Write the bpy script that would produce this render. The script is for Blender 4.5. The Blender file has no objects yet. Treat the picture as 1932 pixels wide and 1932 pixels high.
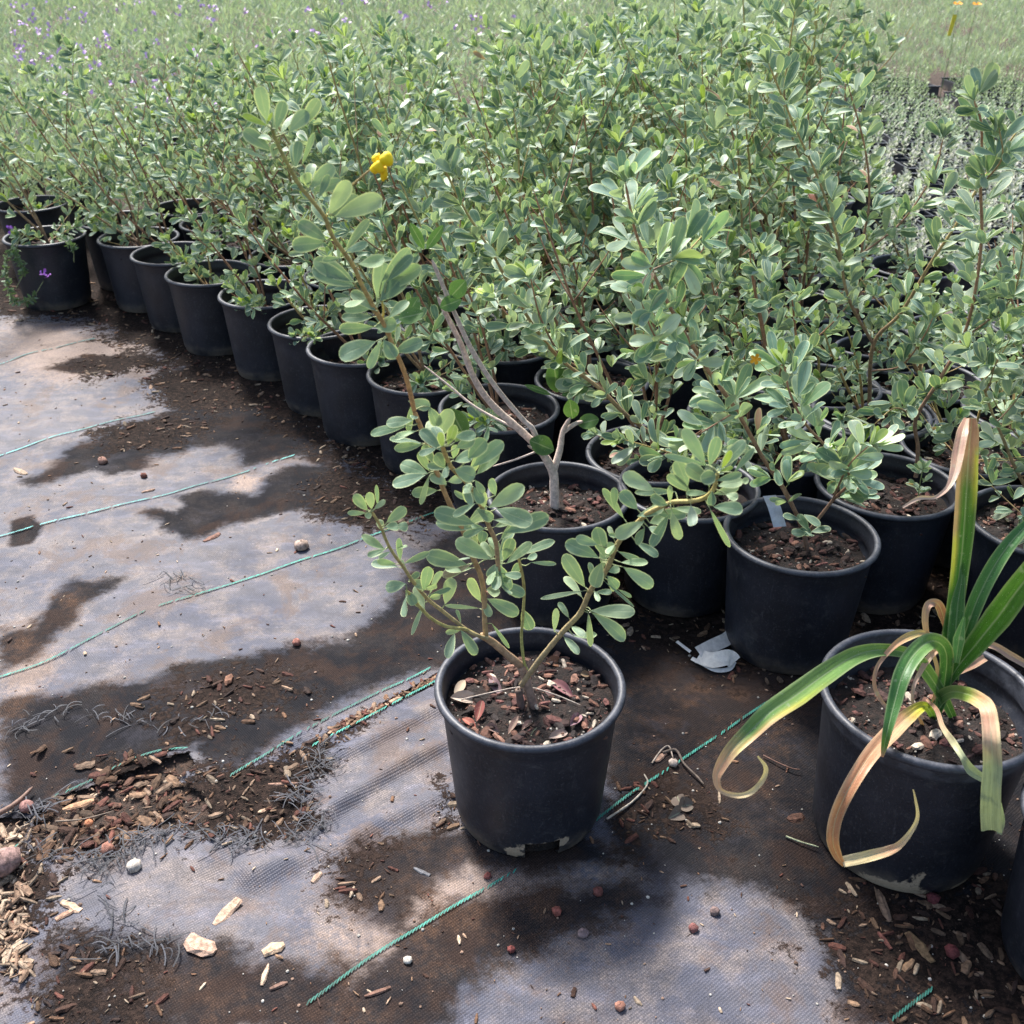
import bpy, math, random
import numpy as np
from mathutils import Vector

R = math.radians
H, PITCH, F = 1.215, R(30), 1932.0
sc = bpy.context.scene
col = sc.collection

# ------------------------------------------------------------------ camera, sky, sun, exposure
cam = bpy.data.cameras.new('camera'); camo = bpy.data.objects.new('camera', cam); col.objects.link(camo)
camo.location = (0, 0, H); camo.rotation_euler = (R(60), 0, 0)
cam.sensor_width = 36; cam.lens = 36; cam.clip_start = 0.02; cam.clip_end = 500
cam.dof.use_dof = True; cam.dof.focus_distance = 1.75; cam.dof.aperture_fstop = 10
sc.camera = camo
SUN_AZ, SUN_EL = R(-24), R(52)
w = bpy.data.worlds.new("World"); sc.world = w; w.use_nodes = True
nt = w.node_tree
sky = nt.nodes.new('ShaderNodeTexSky'); sky.sky_type = 'NISHITA'; sky.sun_disc = False
sky.sun_elevation = SUN_EL; sky.sun_rotation = SUN_AZ; sky.air_density = 1.3; sky.dust_density = 3.5; sky.ozone_density = 1.5
bg = nt.nodes['Background']; bg.inputs[1].default_value = 0.11
nt.links.new(sky.outputs[0], bg.inputs[0])
sun = bpy.data.lights.new('sun', 'SUN'); sun.energy = 3.9; sun.angle = R(11); sun.color = (1, .97, .93)
suno = bpy.data.objects.new('sun', sun); col.objects.link(suno)
sd = Vector((math.sin(SUN_AZ) * math.cos(SUN_EL), math.cos(SUN_AZ) * math.cos(SUN_EL), math.sin(SUN_EL)))
suno.rotation_euler = (-sd).to_track_quat('-Z', 'Y').to_euler()
sc.view_settings.view_transform = 'Standard'; sc.view_settings.look = 'None'
sc.view_settings.exposure = 1.25; sc.view_settings.gamma = 1
sc.render.engine = 'CYCLES'
sc.cycles.use_denoising = True
sc.cycles.max_bounces = 6; sc.cycles.transparent_max_bounces = 8

# ------------------------------------------------------------------ helpers
def un(x, y, z=0.0):
    """photo point -> world point at height z"""
    u = (x - 966) / F; v = (966 - y) / F
    d = (u, math.cos(PITCH) + v * math.sin(PITCH), -math.sin(PITCH) + v * math.cos(PITCH))
    t = (z - H) / d[2]
    return (d[0] * t, d[1] * t, z)
def pt(x, y, Y):
    """photo point -> world point at forward distance Y"""
    u = (x - 966) / F; v = (966 - y) / F
    d = (u, math.cos(PITCH) + v * math.sin(PITCH), -math.sin(PITCH) + v * math.cos(PITCH))
    t = Y / d[1]
    return (d[0] * t, Y, H + d[2] * t)
def depth(p):
    return p[1] * math.cos(PITCH) + (H - p[2]) * math.sin(PITCH)
def nrm(a):
    a = np.asarray(a, float); return a / (np.linalg.norm(a, axis=-1, keepdims=True) + 1e-12)

class MB:
    def __init__(s): s.v = []; s.f = []; s.uv = []; s.c = []; s.n = 0
    def add(s, v, f, uv=None, c=None):
        v = np.asarray(v, float).reshape(-1, 3); f = np.asarray(f, int).reshape(-1, 4)
        n = len(v)
        uv = np.zeros((n, 3)) if uv is None else np.asarray(uv, float).reshape(n, 3)
        c = np.ones((n, 3)) if c is None else np.broadcast_to(np.asarray(c, float), (n, 3))
        s.v.append(v); s.f.append(f + s.n); s.uv.append(uv); s.c.append(c); s.n += n
    def mesh(s, name, mats, smooth=True, off=(0, 0, 0)):
        v = np.concatenate(s.v) - np.array(off); f = np.concatenate(s.f); uv = np.concatenate(s.uv); c = np.concatenate(s.c)
        me = bpy.data.meshes.new(name)
        me.vertices.add(len(v)); me.vertices.foreach_set('co', v.astype(np.float32).ravel())
        me.loops.add(len(f) * 4); me.loops.foreach_set('vertex_index', f.astype(np.int32).ravel())
        me.polygons.add(len(f)); me.polygons.foreach_set('loop_start', (np.arange(len(f)) * 4).astype(np.int32))
        me.polygons.foreach_set('loop_total', np.full(len(f), 4, np.int32))
        me.update(calc_edges=True)
        a = me.attributes.new('luv', 'FLOAT_VECTOR', 'POINT'); a.data.foreach_set('vector', uv.astype(np.float32).ravel())
        a = me.attributes.new('tone', 'FLOAT_COLOR', 'POINT')
        a.data.foreach_set('color', np.concatenate([c, np.ones((len(c), 1))], 1).astype(np.float32).ravel())
        me.polygons.foreach_set('use_smooth', np.full(len(f), smooth))
        me.validate()
        for m in (mats if isinstance(mats, (list, tuple)) else [mats]): me.materials.append(m)
        return me
    def obj(s, name, mat, parent=None, smooth=True, off=(0, 0, 0)):
        return link(name, s.mesh(name, mat, smooth, off), parent)
def link(name, me, parent=None, loc=None):
    o = bpy.data.objects.new(name, me); col.objects.link(o)
    if parent: o.parent = parent
    if loc: o.location = loc
    return o
def tag(o, label=None, cat=None, group=None, kind=None):
    for k, v in (('label', label), ('category', cat), ('group', group), ('kind', kind)):
        if v: o[k] = v
    return o
def thing(name, loc, label, cat, group=None):
    o = bpy.data.objects.new(name, None); col.objects.link(o); o.location = loc; o.empty_display_size = .05
    return tag(o, label, cat, group)

def grid_faces(a, b, closed=False):
    i = np.arange(a - 1)[:, None]; j = np.arange(b if closed else b - 1)[None, :]
    j2 = (j + 1) % b
    return np.stack([i * b + j, i * b + j2, (i + 1) * b + j2, (i + 1) * b + j], -1).reshape(-1, 4)

LT = np.array([0, .06, .2, .38, .56, .74, .88, .97, 1.0])
LWP = {'obo': np.array([.05, .16, .5, .8, .96, 1.0, .83, .45, .1]),
       'ell': np.array([.05, .3, .72, .96, 1.0, .85, .55, .25, .04])}
LU = np.array([-1, -.5, 0, .5, 1])
def leaves(mb, base, d, n, L, W, curl, fold, tone, shape='obo'):
    base = np.atleast_2d(base); N = len(base)
    d = nrm(np.broadcast_to(d, (N, 3))); n = np.broadcast_to(n, (N, 3)); n = nrm(n - d * (n * d).sum(1, keepdims=True))
    s = np.cross(d, n)
    L = np.broadcast_to(L, N)[:, None, None, None]; W = np.broadcast_to(W, N)[:, None, None, None]
    curl = np.broadcast_to(curl, N)[:, None, None, None]; fold = np.broadcast_to(fold, N)[:, None, None, None]
    t = LT[None, :, None, None]; u = LU[None, None, :, None]; wp = LWP[shape][None, :, None, None]
    D = d[:, None, None, :]; NN = n[:, None, None, :]; S = s[:, None, None, :]
    hw = W * .5 * wp
    P = base[:, None, None, :] + D * L * (t - .18 * np.abs(curl) * t * t) - NN * L * curl * t * t * .5 + S * hw * u + NN * hw * fold * np.abs(u)
    wav = np.random.rand(N, 1, 1, 1) * 6
    P = P + NN * hw * .10 * np.sin(t * 7 + wav + u * 2)
    K = len(LT) * len(LU)
    uv = np.zeros((N, len(LT), len(LU), 3)); uv[..., 0] = LU[None, None, :]; uv[..., 1] = LT[None, :, None]
    uv[..., 2] = np.random.rand(N)[:, None, None]
    f = grid_faces(len(LT), len(LU))
    F_ = (f[None] + (np.arange(N) * K)[:, None, None]).reshape(-1, 4)
    tone = np.broadcast_to(tone, (N, 3))
    c = np.repeat(tone, K, 0)
    mb.add(P.reshape(-1, 3), F_, uv.reshape(-1, 3), c)

def smoothpath(P, n=6):
    P = np.asarray(P, float)
    if len(P) < 3:
        t = np.linspace(0, 1, n + 1)[:, None]; return P[0] * (1 - t) + P[-1] * t
    out = []
    Q = np.vstack([2 * P[0] - P[1], P, 2 * P[-1] - P[-2]])
    for i in range(1, len(Q) - 2):
        for k in range(n):
            t = k / n
            out.append(.5 * ((2 * Q[i]) + (-Q[i - 1] + Q[i + 1]) * t + (2 * Q[i - 1] - 5 * Q[i] + 4 * Q[i + 1] - Q[i + 2]) * t * t + (-Q[i - 1] + 3 * Q[i] - 3 * Q[i + 1] + Q[i + 2]) * t ** 3))
    out.append(Q[-2]); return np.array(out)
def frames(P):
    T = nrm(np.gradient(P, axis=0)); ref = np.array([.3, -.9, .25])
    A = nrm(np.cross(T, ref)); B = np.cross(T, A)
    return T, A, B
def tube(mb, P, r0, r1, c0, c1=None, seg=6, knob=0.0):
    P = np.asarray(P, float); n = len(P); T, A, B = frames(P)
    r = np.linspace(r0, r1, n) if np.isscalar(r0) else np.asarray(r0)
    if knob: r = r * (1 + knob * np.random.rand(n))
    r = r.copy(); r[-1] *= .35
    th = np.arange(seg) / seg * 2 * math.pi
    V = P[:, None] + r[:, None, None] * (np.cos(th)[None, :, None] * A[:, None] + np.sin(th)[None, :, None] * B[:, None])
    c1 = c0 if c1 is None else c1
    t = np.linspace(0, 1, n)[:, None, None]
    C_ = (np.array(c0) * (1 - t) + np.array(c1) * t) * np.ones((n, seg, 3))
    uv = np.zeros((n, seg, 3)); uv[..., 1] = np.linspace(0, 1, n)[:, None]
    mb.add(V.reshape(-1, 3), grid_faces(n, seg, True), uv.reshape(-1, 3), C_.reshape(-1, 3))

# ------------------------------------------------------------------ materials
def newmat(name):
    m = bpy.data.materials.new(name); m.use_nodes = True
    t = m.node_tree; b = t.nodes['Principled BSDF']; o = t.nodes['Material Output']
    return m, t, b, o
class N:
    def __init__(s, t): s.t = t
    def __call__(s, typ, **k):
        n = s.t.nodes.new('ShaderNode' + typ)
        for a, v in k.items(): setattr(n, a, v)
        return n
    def lk(s, a, b): s.t.links.new(a, b)
    def val(s, sock, v):
        if hasattr(v, 'is_output') or hasattr(v, 'links'): s.t.links.new(v, sock)
        else: sock.default_value = v
    def math(s, op, a, b=0.0, c=None, clamp=False):
        n = s('Math', operation=op, use_clamp=clamp); s.val(n.inputs[0], a); s.val(n.inputs[1], b)
        if c is not None: s.val(n.inputs[2], c)
        return n.outputs[0]
    def mix(s, f, a, b, bt='MIX'):
        n = s('Mix', data_type='RGBA', blend_type=bt); s.val(n.inputs[0], f)
        for i, x in ((6, a), (7, b)):
            if isinstance(x, tuple): n.inputs[i].default_value = (*x, 1)
            else: s.lk(x, n.inputs[i])
        return n.outputs[2]
    def ramp(s, f, lo, hi):
        n = s('MapRange', interpolation_type='SMOOTHSTEP'); s.val(n.inputs[0], f); n.inputs[1].default_value = lo; n.inputs[2].default_value = hi
        return n.outputs[0]
    def noise(s, vec, scale, detail=3, rough=.55, dist=0):
        n = s('TexNoise'); s.lk(vec, n.inputs['Vector']); n.inputs['Scale'].default_value = scale; n.inputs['Detail'].default_value = detail
        n.inputs['Roughness'].default_value = rough; n.inputs['Distortion'].default_value = dist
        return n.outputs['Fac']
    def obj(s): return s('TexCoord').outputs['Object']
    def geo(s): return s('NewGeometry').outputs['Position']
    def attr(s, name): return s('Attribute', attribute_name=name)
    def bump(s, h, st, dist, bsdf, nrm_=None):
        n = s('Bump'); n.inputs['Strength'].default_value = st; n.inputs['Distance'].default_value = dist; s.lk(h, n.inputs['Height'])
        s.lk(n.outputs[0], bsdf.inputs['Normal']); return n

def leaf_mat(name, trans=.28, rough=.5, edge=(.60, .66, .38), edgef=.85, under=(.34, .41, .33), underf=.45, spots=True, tint=(1.2, 1.25, .6)):
    m, t, b, o = newmat(name); n = N(t)
    tone = n.attr('tone').outputs['Color']; sx = n('SeparateXYZ'); n.lk(n.attr('luv').outputs['Vector'], sx.inputs[0])
    u, v, r = sx.outputs
    au = n.math('ABSOLUTE', u)
    e = n.math('MAXIMUM', n.ramp(au, .72, .98), n.ramp(v, .95, 1.0))
    pos = n.geo()
    var = n.noise(pos, 55, 3)
    c = n.mix(n.math('MULTIPLY', n.ramp(var, .35, .7), .45), tone, n.mix(1.0, tone, (1.35, 1.25, 1.1), 'MULTIPLY'))
    # midrib and faint side veins
    rib = n.math('SUBTRACT', 1.0, n.ramp(au, .02, .12))
    c = n.mix(n.math('MULTIPLY', rib, .35), c, (.42, .48, .30))
    if name == 'strap_leaf':
        cb = n('CombineXYZ'); n.lk(n.math('MULTIPLY', u, 5.0), cb.inputs[0]); n.lk(n.math('MULTIPLY', v, 7.0), cb.inputs[1]); rb_ = n.noise(cb.outputs[0], 2.2, 4, .7)
        c = n.mix(n.math('MULTIPLY', n.ramp(rb_, .50, .66), .5), c, n.mix(1.0, c, (.5, .48, .42), 'MULTIPLY')); c = n.mix(n.math('MULTIPLY', n.ramp(rb_, .46, .32), .4), c, n.mix(1.0, c, (1.6, 1.5, 1.4), 'MULTIPLY'))
    if spots:
        sp = n.ramp(n.noise(pos, 700, 1), .70, .76)
        c = n.mix(n.math('MULTIPLY', sp, .55), c, (.55, .58, .5))
        sp2 = n.ramp(n.noise(pos, 38, 2, .6), .66, .72)
        c = n.mix(n.math('MULTIPLY', sp2, .35), c, (.36, .40, .30))
    c = n.mix(n.math('MULTIPLY', e, edgef), c, edge)
    bf = n('NewGeometry').outputs['Backfacing']
    c = n.mix(n.math('MULTIPLY', bf, underf), c, under)
    n.lk(c, b.inputs['Base Color']); b.inputs['Roughness'].default_value = rough; b.inputs['Specular IOR Level'].default_value = .26
    n.bump(n.math('ADD', n.math('MULTIPLY', rib, -.6), n.noise(pos, 300, 2)), .25, .001, b)
    tr = n('BsdfTranslucent'); n.lk(n.mix(1.0, c, tint, 'MULTIPLY'), tr.inputs[0])
    mx = n('MixShader'); mx.inputs[0].default_value = trans
    n.lk(b.outputs[0], mx.inputs[1]); n.lk(tr.outputs[0], mx.inputs[2]); n.lk(mx.outputs[0], o.inputs[0])
    return m
M = {}
M['leaf'] = leaf_mat('sage_leaf')
M['farleaf'] = leaf_mat('meadow_leaf', trans=.25, edgef=.15, spots=False, tint=(1.08, 1.2, .75))
M['dead'] = leaf_mat('dead_leaf_skin', trans=.1, rough=.75, edgef=.0, under=(.25, .18, .14), underf=.3, tint=(1, 1, 1))
M['green_leaf'] = leaf_mat('dark_green_leaf', trans=.25, edge=(.2, .3, .1), edgef=.3, under=(.15, .22, .1))
M['strap'] = leaf_mat('strap_leaf', trans=.18, rough=.42, edge=(.5, .5, .3), edgef=.25, underf=.1, spots=True)
def tone_mat(name, rough=.7, nscale=90, amt=.5, bump=.4, bd=.002, spec=.3, tr=0):
    m, t, b, o = newmat(name); n = N(t)
    tone = n.attr('tone').outputs['Color']; pos = n.geo()
    v = n.noise(pos, nscale, 4, .65)
    c = n.mix(n.ramp(v, .3, .72), n.mix(1.0, tone, (1 - amt,) * 3, 'MULTIPLY'), n.mix(1.0, tone, (1 + amt * .6,) * 3, 'MULTIPLY'))
    n.lk(c, b.inputs['Base Color']); b.inputs['Roughness'].default_value = rough; b.inputs['Specular IOR Level'].default_value = spec
    n.bump(n.noise(pos, nscale * 4, 3), bump, bd, b)
    return m
M['bark'] = tone_mat('stem_bark', .65, 120, .35)
M['chip'] = tone_mat('bark_chips', .85, 160, .5, .6)
M['flower'] = tone_mat('flower_petal', .6, 60, .06, .1)
M['thread'] = tone_mat('woven_thread', .55, 400, .35, .3)
M['cloth'] = tone_mat('plastic_strip', .45, 60, .2, .3)

def pot_mat():
    m, t, b, o = newmat('black_pot_plastic'); n = N(t)
    oc = n.obj(); s = n('SeparateXYZ'); n.lk(oc, s.inputs[0]); z = s.outputs[2]
    oi = n('ObjectInfo').outputs['Random']
    off = n('VectorMath', operation='ADD'); n.lk(oc, off.inputs[0]); cx = n('CombineXYZ'); n.lk(n.math('MULTIPLY', oi, 9), cx.inputs[0]); n.lk(cx.outputs[0], off.inputs[1])
    p = off.outputs[0]
    big = n.noise(p, 9, 4, .6); fine = n.noise(p, 260, 3, .7); mid = n.noise(p, 40, 4, .7, .5)
    c = n.mix(n.ramp(big, .3, .75), (.007, .009, .015), (.018, .021, .032))
    c = n.mix(n.math('MULTIPLY', n.ramp(fine, .56, .70), .7), c, (.06, .062, .072))
    c = n.mix(n.math('MULTIPLY', n.ramp(mid, .55, .72), .5), c, (.055, .055, .06))
    mps = n('Mapping'); n.lk(p, mps.inputs[0]); mps.inputs['Scale'].default_value = (1, 1, .12)
    scr = n.noise(mps.outputs[0], 150, 4, .8); c = n.mix(n.math('MULTIPLY', n.ramp(scr, .60, .72), .35), c, (.10, .10, .115))
    top = n.ramp(z, .236, .244); c = n.mix(n.math('MULTIPLY', top, n.math('ADD', .25, n.math('MULTIPLY', n.ramp(mid, .4, .65), .5))), c, (.075, .08, .10))  # lip tinted a lighter blue grey than the wall
    # dust splashed near the foot
    low = n.math('SUBTRACT', 1.0, n.ramp(n.math('ADD', z, n.math('MULTIPLY', n.math('SUBTRACT', mid, .5), .05)), .0, .045))
    c = n.mix(n.math('MULTIPLY', low, n.math('MULTIPLY', n.ramp(big, .4, .6), .6)), c, (.20, .16, .12))
    st = n.attr('tone').outputs['Color']; sp = n('SeparateColor'); n.lk(st, sp.inputs[0])
    dirt = n.ramp(n.math('ADD', sp.outputs[0], n.math('MULTIPLY', n.math('SUBTRACT', mid, .5), 1.2)), .45, .6)
    c = n.mix(dirt, c, n.mix(fine, (.22, .16, .11), (.50, .41, .31)))
    n.lk(c, b.inputs['Base Color'])
    n.lk(n.math('ADD', .38, n.math('MULTIPLY', mid, .25)), b.inputs['Roughness']); b.inputs['Specular IOR Level'].default_value = .55
    n.bump(n.math('ADD', fine, n.math('MULTIPLY', mid, 2)), .25, .0012, b)
    return m
M['pot'] = pot_mat()
def soil_mat(name, a=(.012, .009, .008), b_=(.055, .032, .024)):
    m, t, b, o = newmat(name); n = N(t); p = n.geo()
    v = n.noise(p, 60, 6, .75); v2 = n.noise(p, 420, 3, .7)
    c = n.mix(n.ramp(v, .38, .68), a, b_)
    c = n.mix(n.math('MULTIPLY', n.ramp(v2, .66, .72), .8), c, (.26, .17, .12))
    vo = n('TexVoronoi'); n.lk(p, vo.inputs['Vector']); vo.inputs['Scale'].default_value = 130
    c = n.mix(n.math('MULTIPLY', n.math('SUBTRACT', 1.0, n.ramp(vo.outputs['Distance'], .10, .16)), n.ramp(n.noise(p, 30, 2), .5, .6)), c, (.6, .55, .48))
    n.lk(c, b.inputs['Base Color']); b.inputs['Roughness'].default_value = .9
    n.bump(n.math('ADD', v, v2), 1.0, .008, b)
    return m
M['soil'] = soil_mat('potting_soil')
M['gsoil'] = soil_mat('ground_soil', (.03, .02, .015), (.13, .075, .05))

rng = random.Random(7); np.random.seed(7)
rnd = rng.uniform

# ------------------------------------------------------------------ ground, weed fabric
def uw(pts): return np.array([un(*p)[:2] for p in pts])
def sdf(P, poly):
    """signed distance, negative inside"""
    d = np.full(len(P), 1e9); ins = np.zeros(len(P), bool)
    n = len(poly)
    for i in range(n):
        a, b = poly[i], poly[(i + 1) % n]
        e = b - a; q = P - a
        t = np.clip((q @ e) / (e @ e + 1e-12), 0, 1)
        d = np.minimum(d, np.linalg.norm(q - t[:, None] * e, axis=1))
        c = ((a[1] <= P[:, 1]) & (b[1] > P[:, 1])) | ((b[1] <= P[:, 1]) & (a[1] > P[:, 1]))
        xx = a[0] + (P[:, 1] - a[1]) / (b[1] - a[1] + 1e-12) * e[0]
        ins ^= c & (P[:, 0] < xx)
    return np.where(ins, -d, d)
def field(P, poly, soft): return np.clip(.5 - sdf(P, uw(poly)) / (2.6 * soft), 0, 1)

WET_SHADE = [  # damp patches with a tide-mark edge, plus painted shade near the front pot
 ([(110, 861), (125, 846), (160, 838), (205, 812), (280, 790), (330, 770), (300, 720), (300, 700), (360, 690), (420, 700), (560, 740), (640, 860), (620, 905), (567, 862), (457, 881), (447, 851), (427, 838), (367, 844), (333, 858), (293, 864), (267, 888), (213, 903), (167, 891), (60, 925), (45, 910), (110, 885)], .05),
 ([(267, 971), (300, 991), (320, 1015), (353, 1021), (393, 1011), (420, 995), (484, 978), (567, 961), (640, 985), (760, 1000), (800, 960), (640, 880), (560, 880), (500, 905), (480, 935), (400, 928), (333, 938), (345, 955), (330, 968), (290, 962)], .04),
 ([(0, 1323), (100, 1310), (218, 1298), (353, 1257), (473, 1237), (514, 1224), (658, 1212), (690, 1175), (723, 1146), (790, 1060), (860, 1000), (1200, 1000), (1300, 1250), (900, 1280), (820, 1262), (700, 1300), (600, 1350), (440, 1470), (380, 1440), (350, 1418), (120, 1500), (60, 1560), (0, 1600)], .05),  # damp band; its right end paints in the shade behind the front pot
 ([(60, 1190), (93, 1142), (133, 1098), (233, 1095), (215, 1115), (150, 1150), (110, 1200), (60, 1250), (0, 1270), (0, 1190)], .04),
 ([(629, 1631), (674, 1590), (760, 1575), (880, 1560), (1100, 1560), (1180, 1640), (1000, 1650), (870, 1640), (800, 1700), (760, 1790), (660, 1720), (620, 1685)], .05),
 ([(1100, 1100), (1600, 1100), (1932, 1300), (2100, 1760), (1700, 1760), (1630, 1760), (1560, 1780), (1500, 1710), (1380, 1670), (1260, 1690), (1150, 1600)], .06), ([(1540, 1650), (1640, 1650), (1700, 1932), (1620, 2000), (1560, 1850)], .05),  # dark ground right of the front pot, plant and pot shade painted in
 ([(74, 1800), (120, 1755), (300, 1770), (420, 1790), (560, 1830), (700, 1800), (640, 1960), (60, 1990)], .06),
 ([(740, 1760), (900, 1690), (1150, 1660), (1260, 1700), (1080, 1770), (930, 1830), (850, 1932), (780, 2000), (600, 2000), (640, 1850)], .07),
 ([(0, 440), (160, 600), (420, 690), (560, 740), (700, 860), (800, 930), (900, 900), (500, 560), (160, 430)], .06),
 ([(20, 985), (60, 975), (80, 1000), (60, 1030), (20, 1035)], .02), ([(90, 700), (160, 672), (300, 668), (250, 690), (160, 710)], .03),
 ([(1500, 1700), (1640, 1650), (2000, 1650), (2100, 2000), (1700, 2000), (1560, 1800)], .06),
]
BROWN = [([(0, 1180), (90, 1180), (110, 1260), (0, 1420)], .06), ([(280, 1290), (460, 1260), (600, 1230), (520, 1330), (330, 1380)], .06),
 ([(640, 1600), (900, 1560), (1190, 1640), (1150, 1760), (900, 1800), (700, 1932), (560, 1932)], .12), ([(1180, 1180), (1560, 1180), (1560, 1400), (1200, 1440)], .12),
 ([(0, 600), (300, 640), (280, 700), (120, 740), (0, 700)], .12), ([(90, 1130), (200, 1090), (140, 1180)], .05), ([(80, 1800), (420, 1800), (560, 1932), (80, 1990)], .08),
 ([(440, 890), (500, 900), (480, 930), (430, 925)], .03), ([(200, 640), (300, 640), (300, 720), (130, 700)], .08), ([(1160, 1440), (1500, 1400), (1500, 1560), (1250, 1560)], .12)]
SOIL = [  # loose soil lying on the cloth
 ([(-200, 605), (160, 608), (200, 640), (300, 690), (390, 728), (480, 772), (560, 830), (650, 890), (720, 955), (800, 1000), (900, 980), (560, 560), (100, 420), (-200, 430)], .10),
 ([(270, 722), (330, 690), (420, 690), (500, 770), (380, 785), (290, 765)], .06), ([(170, 815), (300, 787), (420, 795), (330, 845), (200, 855)], .06),
 ([(570, 915), (640, 890), (720, 900), (830, 985), (700, 1005), (590, 970)], .06), ([(130, 690), (300, 650), (340, 690), (160, 720)], .08),
 ([(1620, 1690), (1780, 1650), (2050, 1690), (2050, 2000), (1660, 2000), (1590, 1800)], .10), ([(1180, 1010), (1932, 1010), (2100, 1300), (1560, 1310), (1400, 1270), (1180, 1200)], .12),
 ([(620, 1650), (720, 1600), (720, 1700)], .07), ([(80, 1790), (240, 1780), (290, 1932), (60, 1960)], .07), ([(830, 1470), (875, 1560), (825, 1570)], .03),
 ([(330, 1440), (430, 1470), (506, 1422), (596, 1395), (700, 1350), (612, 1440), (590, 1500), (600, 1560), (452, 1590), (330, 1590)], .035), ([(180, 1440), (360, 1425), (440, 1500), (200, 1520)], .05),
 ([(1180, 1500), (1330, 1500), (1340, 1560), (1200, 1580)], .08), ([(280, 1330), (520, 1260), (560, 1310), (350, 1400)], .10), ([(-100, 1580), (120, 1600), (60, 1840), (-100, 1850)], .05)]
HOLE = [([(62, 1540), (86, 1512), (197, 1479), (358, 1422), (372, 1450), (330, 1478), (380, 1500), (400, 1540), (360, 1572), (288, 1570), (247, 1594), (197, 1623), (164, 1619), (62, 1611)], .014), ([(600, 1392), (700, 1340), (838, 1266), (846, 1280), (700, 1352)], .006),
 ([(-60, 1540), (62, 1549), (25, 1631), (53, 1734), (37, 1816), (-60, 1830)], .012)]
CREASE = [([(850, 1400), (760, 1440), (640, 1520), (590, 1560)], .024, .012), ([(860, 1490), (760, 1530), (600, 1600), (480, 1650)], .026, .010), ([(840, 1330), (720, 1385), (610, 1440)], .026, .008)]
GS = .008; gx = np.arange(-2.2, 2.0, GS); gy = np.arange(.45, 4.6, GS)
GX, GY = np.meshgrid(gx, gy); GP = np.stack([GX.ravel(), GY.ravel()], 1)
def mxf(lst):
    o = np.zeros(len(GP))
    for p, s in lst: o = np.maximum(o, field(GP, p, s))
    return o
wet_shade, brown, soilm, hole = mxf(WET_SHADE), mxf(BROWN), mxf(SOIL), mxf(HOLE)
z = .0030 * np.sin(GP[:, 0] * 9 + GP[:, 1] * 5) + .0016 * np.sin(GP[:, 0] * 31 - GP[:, 1] * 22 + 2 * np.sin(GP[:, 1] * 14)) + .0012 * np.sin(GP[:, 1] * 47 + GP[:, 0] * 12)
def dpoly(pts):
    q = uw(pts); d = np.full(len(GP), 1e9)
    for a, b in zip(q[:-1], q[1:]):
        e = b - a; t = np.clip(((GP - a) @ e) / (e @ e), 0, 1); d = np.minimum(d, np.linalg.norm(GP - a - t[:, None] * e, axis=1))
    return d
for pts_, wd, ht in CREASE:
    d = dpoly(pts_); z = z + ht * np.exp(-(d / wd) ** 2) - ht * .6 * np.exp(-((d - wd * 1.6) / wd) ** 2)
z = np.maximum(z + .004, .0010) + hole * .0015
mb = MB()
mb.add(np.stack([GP[:, 0], GP[:, 1], z], 1), grid_faces(len(gy), len(gx)), np.stack([hole, z * 0, z * 0], 1), np.stack([wet_shade, brown, soilm], 1))

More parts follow.
